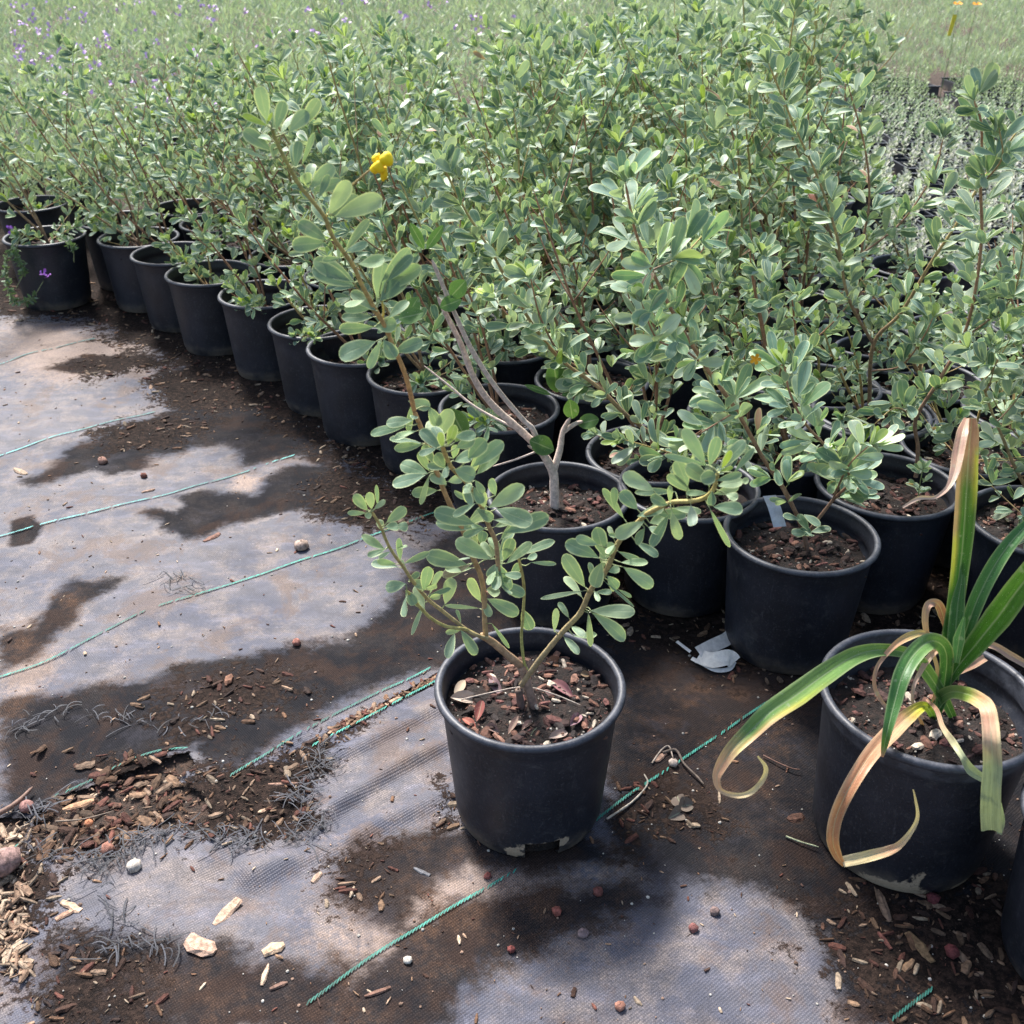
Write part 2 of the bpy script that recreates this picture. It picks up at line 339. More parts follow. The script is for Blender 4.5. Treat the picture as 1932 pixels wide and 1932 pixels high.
def fabric_mat(far=False):
    m, t, b, o = newmat('weed_fabric' + ('_far' if far else '')); n = N(t); p = n.geo()
    big = n.noise(p, 3.2, 4, .6); mid = n.noise(p, 14, 5, .65); fine = n.noise(p, 90, 5, .75); gr = n.noise(p, 380, 3, .8)
    # woven cloth, ribs run along and across the marker threads
    mp = n('Mapping'); n.lk(p, mp.inputs[0]); mp.inputs['Rotation'].default_value = (0, 0, R(-39))
    wv = []
    for dr, s in (('X', 96), ('Y', 78)):
        wn = n('TexWave', wave_type='BANDS', bands_direction=dr); n.lk(mp.outputs[0], wn.inputs[0]); wn.inputs['Scale'].default_value = s; wn.inputs['Distortion'].default_value = .6; wn.inputs['Detail'].default_value = 1
        wv.append(wn.outputs['Fac'])
    weave = n.math('MULTIPLY', wv[0], wv[1])
    st = n('SeparateColor'); n.lk(n.attr('tone').outputs['Color'], st.inputs[0])
    W_, B_, S_ = st.outputs[0], st.outputs[1], st.outputs[2]
    mp2 = n('Mapping'); n.lk(p, mp2.inputs[0]); mp2.inputs['Rotation'].default_value = (0, 0, R(-39)); mp2.inputs['Scale'].default_value = (.35, 1, 1)
    streak = n.noise(mp2.outputs[0], 34, 5, .7)
    dry = n.mix(n.ramp(big, .35, .65), (.066, .071, .102), (.118, .115, .134))
    dry = n.mix(n.math('MULTIPLY', n.ramp(mid, .42, .70), .75), dry, (.24, .195, .17))
    dry = n.mix(n.math('MULTIPLY', n.ramp(streak, .5, .75), .45), dry, (.20, .20, .26))
    dry = n.mix(n.math('MULTIPLY', n.ramp(streak, .5, .28), .5), dry, (.055, .055, .07))
    damp = n.mix(n.ramp(mid, .4, .7), (.015, .015, .018), (.034, .029, .028))  # damp tone, also colours the shade painted around the front pot
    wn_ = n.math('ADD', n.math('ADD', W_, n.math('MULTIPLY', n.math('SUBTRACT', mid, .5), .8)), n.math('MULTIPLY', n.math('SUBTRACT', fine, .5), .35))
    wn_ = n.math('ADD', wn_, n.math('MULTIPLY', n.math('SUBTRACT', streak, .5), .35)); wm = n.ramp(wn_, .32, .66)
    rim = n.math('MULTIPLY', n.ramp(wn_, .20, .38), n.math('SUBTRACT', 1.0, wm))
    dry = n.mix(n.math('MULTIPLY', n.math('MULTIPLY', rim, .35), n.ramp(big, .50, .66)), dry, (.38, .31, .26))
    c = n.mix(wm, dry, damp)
    bm = n.math('MULTIPLY', n.ramp(n.math('ADD', B_, n.math('MULTIPLY', n.math('SUBTRACT', fine, .5), 1.2)), .35, .85), .75)
    c = n.mix(bm, c, n.mix(wm, (.36, .26, .20), n.mix(n.ramp(mid, .45, .65), (.042, .031, .027), (.105, .060, .038))))
    brz = n.noise(p, 7.5, 5, .7, .4)
    c = n.mix(n.math('MULTIPLY', n.ramp(brz, .50, .64), .68), c, n.mix(wm, (.125, .085, .068), (.042, .026, .020)))
    c = n.mix(n.math('MULTIPLY', n.ramp(brz, .46, .32), .45), c, (.052, .050, .060))
    c = n.mix(n.math('MULTIPLY', n.ramp(weave, .45, .0), n.math('ADD', .30, n.math('MULTIPLY', mid, .45))), c, n.mix(1.0, c, (.30, .30, .34), 'MULTIPLY'))
    c = n.mix(n.math('MULTIPLY', n.ramp(gr, .50, .66), n.math('MULTIPLY', n.ramp(mid, .30, .6), .7)), c, n.mix(1.0, c, (2.1, 2.0, 1.9), 'MULTIPLY'))
    c = n.mix(n.math('MULTIPLY', n.ramp(gr, .46, .32), .6), c, n.mix(1.0, c, (.35, .34, .34), 'MULTIPLY'))
    c = n.mix(n.math('MULTIPLY', n.ramp(fine, .60, .70), n.math('MULTIPLY', n.ramp(mid, .4, .6), .55)), c, (.045, .035, .03))
    # loose soil
    sm = n.ramp(n.math('ADD', n.math('ADD', S_, n.math('MULTIPLY', n.math('SUBTRACT', mid, .5), 1.5)), n.math('MULTIPLY', n.math('SUBTRACT', fine, .5), 1.9)), .44, .62)
    sc_ = n.mix(n.ramp(fine, .4, .65), (.009, .007, .0065), (.038, .025, .020))
    sc_ = n.mix(n.math('MULTIPLY', n.ramp(gr, .62, .70), .5), sc_, (.20, .13, .10))
    c = n.mix(sm, c, sc_)
    n.lk(c, b.inputs['Base Color'])
    wd_ = n.math('MAXIMUM', sm, wm); n.lk(n.math('ADD', .62, n.math('MULTIPLY', wd_, .25)), b.inputs['Roughness']); n.lk(n.math('SUBTRACT', .28, n.math('MULTIPLY', wd_, .20)), b.inputs['Specular IOR Level'])
    hgt = n.math('ADD', n.math('MULTIPLY', weave, .35), n.math('ADD', n.math('MULTIPLY', fine, n.math('ADD', .35, n.math('MULTIPLY', sm, 4))), n.math('MULTIPLY', streak, .5)))
    n.bump(hgt, .55, .0035, b)
    if not far:
        hs = n('SeparateXYZ'); n.lk(n.attr('luv').outputs['Vector'], hs.inputs[0])
        hm = n.ramp(n.math('ADD', hs.outputs[0], n.math('MULTIPLY', n.math('SUBTRACT', n.noise(mp2.outputs[0], 170, 4, .8), .5), .9)), .47, .5)
        tr = n('BsdfTransparent'); mx = n('MixShader'); n.lk(hm, mx.inputs[0]); n.lk(b.outputs[0], mx.inputs[1]); n.lk(tr.outputs[0], mx.inputs[2]); n.lk(mx.outputs[0], o.inputs[0])
    return m
M['fabric'] = fabric_mat()
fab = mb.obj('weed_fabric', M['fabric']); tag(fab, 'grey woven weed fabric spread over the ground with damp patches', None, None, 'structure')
# soil ground reaching the horizon (finer near the tear)
mb = MB()
xs = np.concatenate([[-150, -40, -12, -5], np.arange(-2.4, 2.21, .03), [5, 12, 40, 150]]); ys = np.concatenate([[-60, -10, -2], np.arange(.3, 4.8, .03), [6, 9, 14, 30, 70, 250]])
XX, YY = np.meshgrid(xs, ys); zz = -.006 + .0020 * np.sin(XX * 60 + np.sin(YY * 43) * 2) * np.sin(YY * 55)
mb.add(np.stack([XX, YY, zz], -1).reshape(-1, 3), grid_faces(len(ys), len(xs)))
tag(mb.obj('ground', M['gsoil']), 'brown soil ground under the weed fabric', None, None, 'structure')

# marker threads woven in the cloth
LINES = [[(-30, 1022), (180, 970), (370, 920), (560, 862)], [(-20, 872), (120, 825), (300, 777)], [(-30, 1292), (120, 1238), (270, 1163), (450, 1100), (690, 1020)],
         [(436, 1472), (520, 1418), (640, 1345), (820, 1262)], [(98, 1510), (160, 1483), (230, 1450), (300, 1425), (356, 1418)], [(580, 1900), (700, 1812), (830, 1730), (990, 1634)],
         [(1120, 1555), (1240, 1470), (1450, 1325)], [(590, 1408), (700, 1352), (842, 1278)], [(690, 1020), (850, 962)], [(-20, 700), (60, 672), (180, 640)], [(0, 1620), (40, 1595)], [(1680, 1932), (1760, 1870)]]
for li, L in enumerate(LINES):
    q = smoothpath([un(x, y, .0) for x, y in L], 30)
    seg = np.linalg.norm(np.diff(q, axis=0), axis=1); s = np.concatenate([[0], np.cumsum(seg)])
    mb = MB(); step = .0058
    for k in range(int(s[-1] / step)):
        a = (k + .5) * step
        if rng.random() < .04 + .5 * (math.sin(k * .07 + li * 2) > .93): continue
        c0 = np.array([np.interp(a, s, q[:, i]) for i in range(3)]); c1 = np.array([np.interp(a + .002, s, q[:, i]) for i in range(3)])
        t_ = nrm(c1 - c0); sd_ = np.array([-t_[1], t_[0], 0])
        i0 = int(np.clip(round((c0[1] - gy[0]) / GS), 0, len(gy) - 1)); i1 = int(np.clip(round((c0[0] - gx[0]) / GS), 0, len(gx) - 1))
        zb = z.reshape(len(gy), len(gx))[max(0, i0 - 1):i0 + 2, max(0, i1 - 1):i1 + 2].max() + .0016
        dd = nrm(t_ * .85 + sd_ * .42 * (1 if k % 1 == 0 else -1)); ss = np.array([-dd[1], dd[0], 0])
        hl, hw = .0052, (.0012 + .0006 * max(0, c0[1] - 1.3)) * rnd(.8, 1.15)
        P = [c0 - dd * hl, c0 + dd * hl]; P = [x + np.array([0, 0, zb]) for x in P]
        mid_ = (P[0] + P[1]) / 2 + np.array([0, 0, .0012])
        V = [P[0] - ss * hw * .5, P[0] + ss * hw * .5, mid_ - ss * hw, mid_ + ss * hw, P[1] - ss * hw * .5, P[1] + ss * hw * .5]
        g = rnd(.6, 1.25) * (.75 + .35 * math.sin(a * 9 + li)); mb.add(V, [[0, 2, 3, 1], [2, 4, 5, 3]], None, (.04 * g, .30 * g, .235 * g) if li not in (0, 1, 9) else (.12 * g, .42 * g, .40 * g))
    o = mb.obj('marker_thread', M['thread'], fab)
# frayed strands round the tear
mb = MB()
def strand(p, ang, L, wd, tone, lift=.003):
    n_ = 7; P = [np.array(p, float)]; a = ang; cv = rnd(-.12, .12) if rng.random() < .7 else rnd(-.5, .5)
    for k in range(n_ - 1):
        a += cv + rnd(-.12, .12); st_ = L / n_
        P.append(P[-1] + np.array([math.cos(a) * st_, math.sin(a) * st_, 0]))
    P = np.array(P); tt = np.linspace(0, 1, n_); P[:, 2] = p[2] + lift * np.sin(tt * math.pi) * rnd(.4, 1.4)
    T = nrm(np.gradient(P, axis=0)); S = np.stack([-T[:, 1], T[:, 0], T[:, 0] * 0], 1) * wd
    V = np.stack([P - S, P + S + np.array([0, 0, wd * .4])], 1); mb.add(V.reshape(-1, 3), grid_faces(n_, 2), None, tone)
FR = [[(596, 1406), (612, 1440), (580, 1475), (560, 1510), (600, 1540), (575, 1580)], [(575, 1580), (452, 1590), (400, 1573), (288, 1570)], [(288, 1570), (247, 1594), (197, 1623), (164, 1619), (62, 1611)],
      [(30, 1370), (120, 1345), (200, 1350), (300, 1370), (420, 1345)], [(62, 1540), (86, 1512)], [(180, 1620), (180, 1700), (230, 1740)], [(160, 1810), (230, 1780), (330, 1780)], [(280, 1075), (350, 1090), (330, 1110), (380, 1110)]]
for fi, L in enumerate(FR):
    q = smoothpath([un(x, y, .008) for x, y in L], 12)
    n_ = {0: 120, 1: 90, 2: 90, 3: 60, 4: 30, 5: 24, 6: 30, 7: 30}[fi]
    for k in range(n_):
        c = q[rng.randrange(len(q))] + np.array([rnd(-.012, .012), rnd(-.012, .012), rnd(-.002, .005)])
        a = rng.choice([R(39), R(129), R(219), R(-51)]) + rng.gauss(0, .22)
        g = rnd(.5, 1.6); strand(c, a, rnd(.015, .055), rnd(.0005, .0011), (.034 * g, .036 * g, .046 * g))
tag(mb.obj('frayed_strands', M['thread'], fab), None, None, None, 'stuff')

# ------------------------------------------------------------------ litter
CH = [(.22, .12, .07), (.34, .21, .13), (.12, .06, .04), (.42, .28, .19), (.18, .07, .05), (.08, .045, .035), (.50, .38, .27)]
def chip(mb, c, L, W_, T, ang, tone, tilt=.2):
    n_ = 5; t = np.linspace(-1, 1, n_); a = np.array([math.cos(ang), math.sin(ang), 0]); s = np.array([-a[1], a[0], 0]); u = np.array([0, 0, 1.])
    a = nrm(a + u * rnd(-tilt, tilt)); u = np.cross(a, s); u = u if u[2] > 0 else -u
    prof = np.array([rnd(.35, .8), rnd(.8, 1), 1, rnd(.8, 1), rnd(.3, .8)])
    V = []
    for i in range(n_):
        o_ = np.array(c) + a * L * .5 * t[i] + s * rnd(-.08, .08) * W_
        for (x, y) in ((-1, 0), (-.6, 1), (.5, 1), (1, 0), (.6, -.5), (-.6, -.5)):
            V.append(o_ + s * x * W_ * .5 * prof[i] * rnd(.85, 1.1) + u * y * T * .5 * (prof[i] * .6 + .4) * rnd(.8, 1.2))
    f = [list(x) for x in grid_faces(n_, 6, True)] + [[0, 1, 2, 3], [0, 3, 4, 5], [24, 27, 26, 25], [24, 29, 28, 27]]
    mb.add(V, f, None, tone)
def pebble(mb, c, r, tone, sq=.7):
    n_ = 6; V = []
    for i in range(n_):
        ph = -math.pi / 2 + math.pi * (i + .15) / (n_ - .7)
        for j in range(7):
            th = j / 7 * 2 * math.pi; k = r * rnd(.82, 1.15)
            V.append((c[0] + k * math.cos(ph) * math.cos(th), c[1] + k * math.cos(ph) * math.sin(th), c[2] + k * sq * math.sin(ph)))
    mb.add(V, grid_faces(n_, 7, True), None, tone)
mbc, mbp = MB(), MB()
ZG = z.reshape(len(gy), len(gx)); SG = soilm.reshape(ZG.shape); HG = hole.reshape(ZG.shape)
def gsample(x, y, G):
    return G[int(np.clip(round((y - gy[0]) / GS), 0, len(gy) - 1)), int(np.clip(round((x - gx[0]) / GS), 0, len(gx) - 1))]
cnt = 0; tries = 0
while cnt < 6500 and tries < 160000:
    tries += 1
    y = .62 + 3.3 * rng.random() ** 1.25; x = rnd(-.62, .62) * (y + .7)
    s_, h_ = gsample(x, y, SG), gsample(x, y, HG)
    pr = .06 + .6 * (s_ > .4) + .95 * (h_ > .5)
    if rng.random() > pr: continue
    cnt += 1
    big = rng.random() ** 3
    L = .0028 + .0008 * y + .024 * big * (1 if s_ > .4 or h_ > .5 else .5)
    zb = gsample(x, y, ZG) if h_ < .5 else -.006
    chip(mbc, (x, y, zb + .001), L, L * rnd(.2, .55), L * .2 + .0008, rnd(0, 6.28), np.array(rng.choice(CH)) * (rnd(.5, 1.2) if h_ > .5 or s_ < .4 else rnd(.25, .7)))
for k in range(1700):   # chips heaped inside the tear and at the lower left corner
    if k % 3: px, py = rnd(60, 600), rnd(1420, 1620)
    else: px, py = rnd(-50, 60), rnd(1520, 1850)
    q = un(px, py, 0); hh_ = gsample(q[0], q[1], HG)
    if hh_ < .5 and rng.random() > (.75 if gsample(q[0], q[1], SG) > .5 else .18): continue
    L = .003 + .032 * rng.random() ** 3.2
    if px < 60: tn = np.array(rng.choice([(.5, .36, .25), (.42, .27, .18), (.6, .45, .32)])) * rnd(.7, 1.1)
    else: tn = np.array(rng.choice(CH[:6])) * rnd(.4, 1.2); L = L if px < 330 else L * .4
    chip(mbc, (q[0], q[1], (-.004 if hh_ > .5 else gsample(q[0], q[1], ZG)) + rnd(0, .006)), L, L * (rnd(.15, .4) if px < 60 else rnd(.2, .6)), L * .13 + .0008, rnd(0, 6.28), tn * rnd(.4, 1.0), .5)
for k in range(420):   # chips caught in the slit beside the thread
    t_ = rng.random(); q = un(600 + 238 * t_ + rnd(-6, 6), 1396 - 128 * t_ + rnd(-7, 7), 0); L = .003 + .014 * rng.random() ** 2
    chip(mbc, (q[0], q[1], rnd(-.003, .003)), L, L * rnd(.3, .7), L * .2 + .001, rnd(0, 6.28), np.array(rng.choice(CH[:5])) * rnd(.5, 1.1), .4)
for k in range(3400):
    y = .62 + 2.9 * rng.random() ** 1.6; x = rnd(-.62, .62) * (y + .7)
    s_, h_ = gsample(x, y, SG), gsample(x, y, HG)
    if rng.random() > .4 + .6 * (s_ > .4 or h_ > .5): continue
    g = rnd(.5, 1); tn = (.62 * g, .58 * g, .52 * g) if rng.random() < .6 else (.34 * g, .22 * g, .16 * g)
    pebble(mbp, (x, y, (gsample(x, y, ZG) if h_ < .5 else -.005) + .0008), .0007 + .0024 * rng.random() ** 3, tn)
tag(mbc.obj('bark_litter', M['chip'], smooth=False), 'small bark chips and crumbs strewn over the weed fabric', 'litter', None, 'stuff')
tag(mbp.obj('perlite_crumbs', M['chip']), 'white perlite crumbs sprinkled over the weed fabric', 'litter', None, 'stuff')

BIG = [(430, 1727, 68, 22, 44, (.46, .31, .22), 'long pale wood chip, largest on the torn cloth'), (382, 1790, 56, 34, -25, (.50, .33, .24), 'broad pale wood chip with broken edge beside the long chip'),
       (518, 1800, 44, 22, 25, (.55, .38, .25), 'cracked tan wood chip right of the long pale chip'), (502, 1847, 42, 10, 72, (.5, .36, .26), 'narrow pale splinter below the cracked tan chip'),
       (527, 1867, 36, 10, 22, (.20, .12, .09), 'reddish brown stick of bark below the pale splinter'), (135, 1712, 40, 14, -25, (.55, .38, .26), 'pale chip lying on the lower left torn cloth'),
       (122, 1728, 38, 12, 30, (.36, .22, .15), 'tan bark chip touching the pale chip at lower left'), (150, 1525, 62, 14, 18, (.42, .24, .14), 'orange brown bark strip in the tear of the cloth'),
       (537, 1483, 60, 8, 4, (.30, .18, .13), 'brown bark stick at the right end of the tear'), (713, 1877, 52, 9, 18, (.20, .11, .08), 'dark red bark stick at the bottom beside the green thread'),
       (598, 1660, 26, 11, 45, (.42, .29, .21), 'small tan chip on the cloth left of the front pot'), (796, 1647, 34, 9, -28, (.15, .15, .16), 'grey sliver lying below left of the front pot'),
       (1735, 1790, 75, 20, -50, (.20, .13, .07), 'long mossy brown bark chip in the bottom right soil'), (1712, 1827, 30, 12, 50, (.24, .15, .09), 'short bark chip beside the long mossy chip'),
       (1664, 1715, 14, 60, 0, (.16, .11, .08), 'upright brown bark piece on the damp soil right of the light patch'), (1500, 1548, 30, 18, 20, (.10, .05, .035), 'dark bark nugget left of the strap leaved plant pot'),
       (1668, 1780, 40, 8, -50, (.13, .05, .04), 'dark red bark sliver in the bottom right soil'), (433, 1287, 14, 26, 0, (.22, .11, .07), 'reddish bark block on the damp brown cloth'),
       (400, 1016, 34, 12, 30, (.22, .12, .09), 'curled brown bark piece below the dark stain'), (280, 928, 26, 7, 15, (.3, .2, .15), 'thin brown chip above the middle green thread'),
       (1245, 1435, 26, 12, 40, (.35, .22, .16), 'tan bark chip at the knotted dry roots'), (40, 893, 26, 12, -25, (.38, .28, .2), 'pale chip near the left edge above the middle thread')]
for (x, y, L, W_, ang, tn, lab) in BIG:
    q = un(x, y, 0); s = depth(q) / F
    # angle on the ground from the direction on the photograph
    q2 = un(x + math.cos(R(ang)) * 10, y - math.sin(R(ang)) * 10, 0); ga = math.atan2(q2[1] - q[1], q2[0] - q[0])
    sc_ = math.hypot(q2[0] - q[0], q2[1] - q[1]) / 10
    mb = MB(); T = max(.004, min(.009, W_ * s * .35)); L_, W2 = L * sc_, W_ * s * 1.15
    if W_ > L: L_, W2 = L * s, W_ * s * 1.3
    chip(mb, (0, 0, 0), L_, W2, T, ga, tn, .05)
    o = mb.obj('wood_chip', M['chip'], smooth=False); o.location = (q[0], q[1], gsample(q[0], q[1], ZG) + T * .3); tag(o, lab, 'wood chip', 'wood chips on the weed fabric')
ST = [(570, 1037, 15, (.42, .31, .25), 'pale oval seed pod beside the middle green thread'), (195, 877, 10, (.30, .17, .13), 'brown round nut on the upper damp patch'), (272, 903, 7, (.2, .08, .06), 'small dark red stone below the upper damp patch'),
      (1050, 1726, 10, (.25, .08, .06), 'red lava stone below the front pot'), (1100, 1768, 11, (.22, .16, .16), 'grey pink pebble low in the middle'), (965, 1795, 9, (.24, .07, .06), 'dark red pebble above the bottom edge'),
      (1128, 1688, 10, (.17, .06, .05), 'dark red stone right of the front pot shadow'), (1307, 1760, 10, (.24, .10, .09), 'reddish pebble on the light patch'), (1347, 1729, 10, (.2, .14, .13), 'brown grey pebble above right of the light patch'),
      (1170, 1903, 11, (.42, .2, .14), 'orange pebble at the bottom edge'), (1270, 1447, 10, (.55, .45, .38), 'whitish pebble on the right green thread'), (920, 1656, 8, (.22, .07, .06), 'small red stone just below the front pot'),
      (1760, 1700, 13, (.14, .035, .04), 'deep red stone in the bottom right soil'), (1795, 1800, 15, (.15, .04, .04), 'large deep red stone near the bottom right corner'), (770, 1820, 9, (.6, .55, .48), 'white pebble near the lower green thread'),
      (255, 1640, 14, (.5, .44, .38), 'pale crumbly stone on the torn cloth'), (52, 1530, 14, (.3, .16, .14), 'pinkish stone at the left end of the tear'), (10, 1640, 34, (.28, .18, .16), 'large pink grey rock at the left picture edge'),
      (170, 1560, 9, (.5, .2, .1), 'orange pebble in the tear'), (205, 1610, 14, (.3, .14, .1), 'red brown stone in the tear'), (560, 1218, 9, (.3, .13, .1), 'red brown pebble on the damp band above the tear')]
for (x, y, r, tn, lab) in ST:
    q = un(x, y, 0); rr = r * depth(q) / F; mb = MB(); pebble(mb, (0, 0, 0), rr, tn, .75)
    o = mb.obj('pebble', M['chip']); o.location = (q[0], q[1], gsample(q[0], q[1], ZG) + rr * .5); tag(o, lab, 'pebble', 'stones on the weed fabric')

# ------------------------------------------------------------------ pots
def lathe(mb, prof, seg=72, tone=(0, 0, 0), skip=None, squash=None):
    prof = np.array(prof); n_ = len(prof); th = np.arange(seg) / seg * 2 * math.pi
    V = np.stack([prof[:, 0][:, None] * np.cos(th), prof[:, 0][:, None] * np.sin(th), prof[:, 1][:, None] * np.ones(seg)], -1)
    f = grid_faces(n_, seg, True)
    if skip is not None:
        i = f[:, 0] // seg; j = f[:, 0] % seg
        f = f[[not skip(prof[a, 1], th[b]) for a, b in zip(i, j)]]
    C_ = np.zeros((n_, seg, 3))
    if callable(tone):
        for i in range(n_):
            for j in range(seg): C_[i, j, 0] = tone(prof[i, 0], prof[i, 1], th[j])
    mb.add(V.reshape(-1, 3), f, None, C_.reshape(-1, 3))
def pot_meshes(rt=.14, rb=.113, h=.245, hole=False, dirt=None, soil=.055, rings=True):
    """body with outer and inner wall, plus rolled rim"""
    def rr(zz): return rb + (rt - .008 - rb) * (zz / h)
    zs = np.concatenate([[.0, .003, .008, .016], np.linspace(.022, h - .03, 12 if not hole else 26)])
    out = [(rb - .012, 0), (rb - .004, .0015)] + [(rr(z_) - (.003 if z_ < .01 else 0), z_) for z_ in zs[1:]] + [(rr(h - .024) + .0025, h - .022), (rr(h - .01) + .003, h - .012)]
    inn = [(rr(h) - .003, h - .004), (rr(h - .02) - .003, h - .02), (rr(h - .03) - .006, h - .030), (rr(h - .033) - .003, h - .034), (rr(h - .05) - .004, h - .05), (rr(h - .055) - .0075, h - .055), (rr(h - .09) - .009, h - .1)]
    def skip(zz, th):
        d = (math.degrees(th) - 278) % 360; d = d - 360 if d > 180 else d
        return hole and zz < .031 and abs(d) < 14
    mb = MB()
    tone = (lambda r, zz, th: dirt(zz, math.degrees(th) % 360)) if dirt else (0, 0, 0)
    lathe(mb, out, 96 if hole else 64, tone, skip if hole else None)
    lathe(mb, inn, 64, (0, 0, 0))
    body = mb.mesh('pot_body', M['pot'])
    mb = MB(); c = (rt - .0055, h - .0055); r = .0062
    lathe(mb, [(c[0] + r * math.cos(a) * 1.0, c[1] + r * math.sin(a)) for a in np.linspace(-2.2, 3.6, 13)], 80, (0, 0, 0))
    rim = mb.mesh('pot_rim', M['pot'])
    # soil
    mb = MB(); rs = rr(h - soil) - .0035; rad = np.concatenate([[.001], np.linspace(.012, rs, 13)]); seg = 56; th = np.arange(seg) / seg * 2 * math.pi
    RR, TT = np.meshgrid(rad, th, indexing='ij'); X_, Y_ = RR * np.cos(TT), RR * np.sin(TT)
    Z_ = h - soil + .005 * np.sin(X_ * 60 + 1) * np.sin(Y_ * 70) + .003 * np.random.rand(*X_.shape) + .008 * (1 - RR / rs)
    mb.add(np.stack([X_, Y_, Z_], -1).reshape(-1, 3), grid_faces(len(rad), seg, True))
    soilm_ = mb.mesh('soil', M['soil'])
    # mulch
    mb = MB()
    for k in range(420):
        a = rnd(0, 6.28); q = rs * .97 * math.sqrt(rng.random()); L = .003 + .022 * rng.random() ** 3
        cc = np.array(rng.choice([(.20, .10, .07), (.12, .055, .045), (.07, .04, .035), (.26, .14, .10), (.16, .07, .06), (.05, .03, .025), (.04, .03, .028)])) * rnd(.35, 1.2)
        if rng.random() < .05: cc = np.array((.5, .42, .33))
        chip(mb, (q * math.cos(a), q * math.sin(a), h - soil + .008 * (1 - q / rs) + rnd(.002, .006)), L, L * rnd(.3, .8), L * .22 + .001, rnd(0, 6.28), cc, .5)
    for k in range(60):
        a = rnd(0, 6.28); q = rs * .96 * math.sqrt(rng.random()); g = rnd(.5, 1)
        pebble(mb, (q * math.cos(a), q * math.sin(a), h - soil + .006 * (1 - q / rs) + .004), .0009 + .0016 * rng.random(), (.62 * g, .57 * g, .5 * g))
    mul = mb.mesh('bark_mulch', M['chip'], smooth=False)
    return dict(body=body, rim=rim, soil=soilm_, mulch=mul, h=h, top=h - soil)
def add_pot(root, pm, rz=0):
    p = link('pot', pm['body'], root); link('rim', pm['rim'], p); p.rotation_euler.z = rz
    s = link('soil', pm['soil'], root); s.rotation_euler.z = rz
    m_ = link('bark_mulch', pm['mulch'], root); m_['kind'] = 'stuff'; m_.rotation_euler.z = rz * 1.7
    return p
POTS = [pot_meshes(soil=.05), pot_meshes(soil=.075), pot_meshes(soil=.035)]
def blob(z0, a0, dz, da, amp=1.0):
    def f(zz, a):
        d = (a - a0 + 180) % 360 - 180
        return amp * math.exp(-((zz - z0) / dz) ** 2 - (d / da) ** 2)
    return f
d1, d2, d3, d4 = blob(.033, 278, .006, 22, .9), blob(.012, 258, .014, 9, .9), blob(.03, 296, .014, 6, .9), blob(.0, 230, .006, 60, .45)
HEROPOT = pot_meshes(hole=True, soil=.042, dirt=lambda zz, a: max(d1(zz, a), d2(zz, a), d3(zz, a), d4(zz, a)))
e1, e2 = blob(.0, 250, .030, 30, 1.0), blob(.045, 262, .014, 6, .9)
e3 = blob(.0, 300, .02, 16, .8)
STRAPPOT = pot_meshes(rt=.152, rb=.124, h=.272, soil=.062, dirt=lambda zz, a: max(e1(zz, a), e2(zz, a), e3(zz, a)))
k1 = blob(.0, 215, .035, 22, .75)
DIRTPOT = pot_meshes(soil=.06, dirt=lambda zz, a: k1(zz, a))

# ------------------------------------------------------------------ shrub foliage
SAGE = [(.175, .265, .20), (.21, .30, .23), (.135, .225, .165), (.25, .335, .25), (.165, .26, .215), (.18, .29, .165), (.32, .40, .32), (.10, .18, .12)]
NEW = [(.34, .46, .08), (.30, .42, .10), (.26, .38, .10)]
def leaftone(k=1.0, new=.0):
    if rng.random() < new: return np.array(rng.choice(NEW)) * rnd(.85, 1.1)
    if rng.random() < .0025: return np.array(rng.choice([(.4, .16, .12), (.36, .22, .16), (.5, .3, .25)]))
    return np.array(rng.choice(SAGE)) * rnd(.8, 1.2) * k
class Bag:
    def __init__(s): s.b, s.d, s.n, s.L, s.W, s.c, s.f, s.t = ([] for _ in range(8))
    def put(s, b, d, n, L, W_, c, f, t): s.b.append(b); s.d.append(d); s.n.append(n); s.L.append(L); s.W.append(W_); s.c.append(c); s.f.append(f); s.t.append(t)
    def out(s, mb, shape='obo'):
        if s.b: leaves(mb, np.array(s.b), np.array(s.d), np.array(s.n), np.array(s.L), np.array(s.W), np.array(s.c), np.array(s.f), np.array(s.t), shape)
def rv(s=1): return np.array([rng.gauss(0, s), rng.gauss(0, s), rng.gauss(0, s)])
def node_leaves(bag, p, T, out, size, num, k=1.0, new=0, mbp=None):
    side = nrm(np.cross(T, out)); pe = p + nrm(out * .9 + T * .5) * size * .28
    if mbp is not None: tube(mbp, np.array([p, (p + pe) / 2, pe]), .0006, .0005, (.25, .27, .12), seg=3)
    for q in range(num):
        sg = 1 if q % 2 else -1; fr = q // 2 / max(1, num // 2)
        d = nrm(out * (.55 + .5 * fr) + T * (.45 + .4 * rng.random()) + side * sg * (.95 - .45 * fr) + rv(.22))
        n_ = nrm(np.cross(d, side * sg) * .4 + np.array([0, -.45, .75]) + rv(.35))
        L = size * rnd(.72, 1.15); bag.put(pe + rv(.0015), d, n_, L, L * rnd(.30, .44), rnd(-.15, .55), rnd(.05, .45), leaftone(k, new))
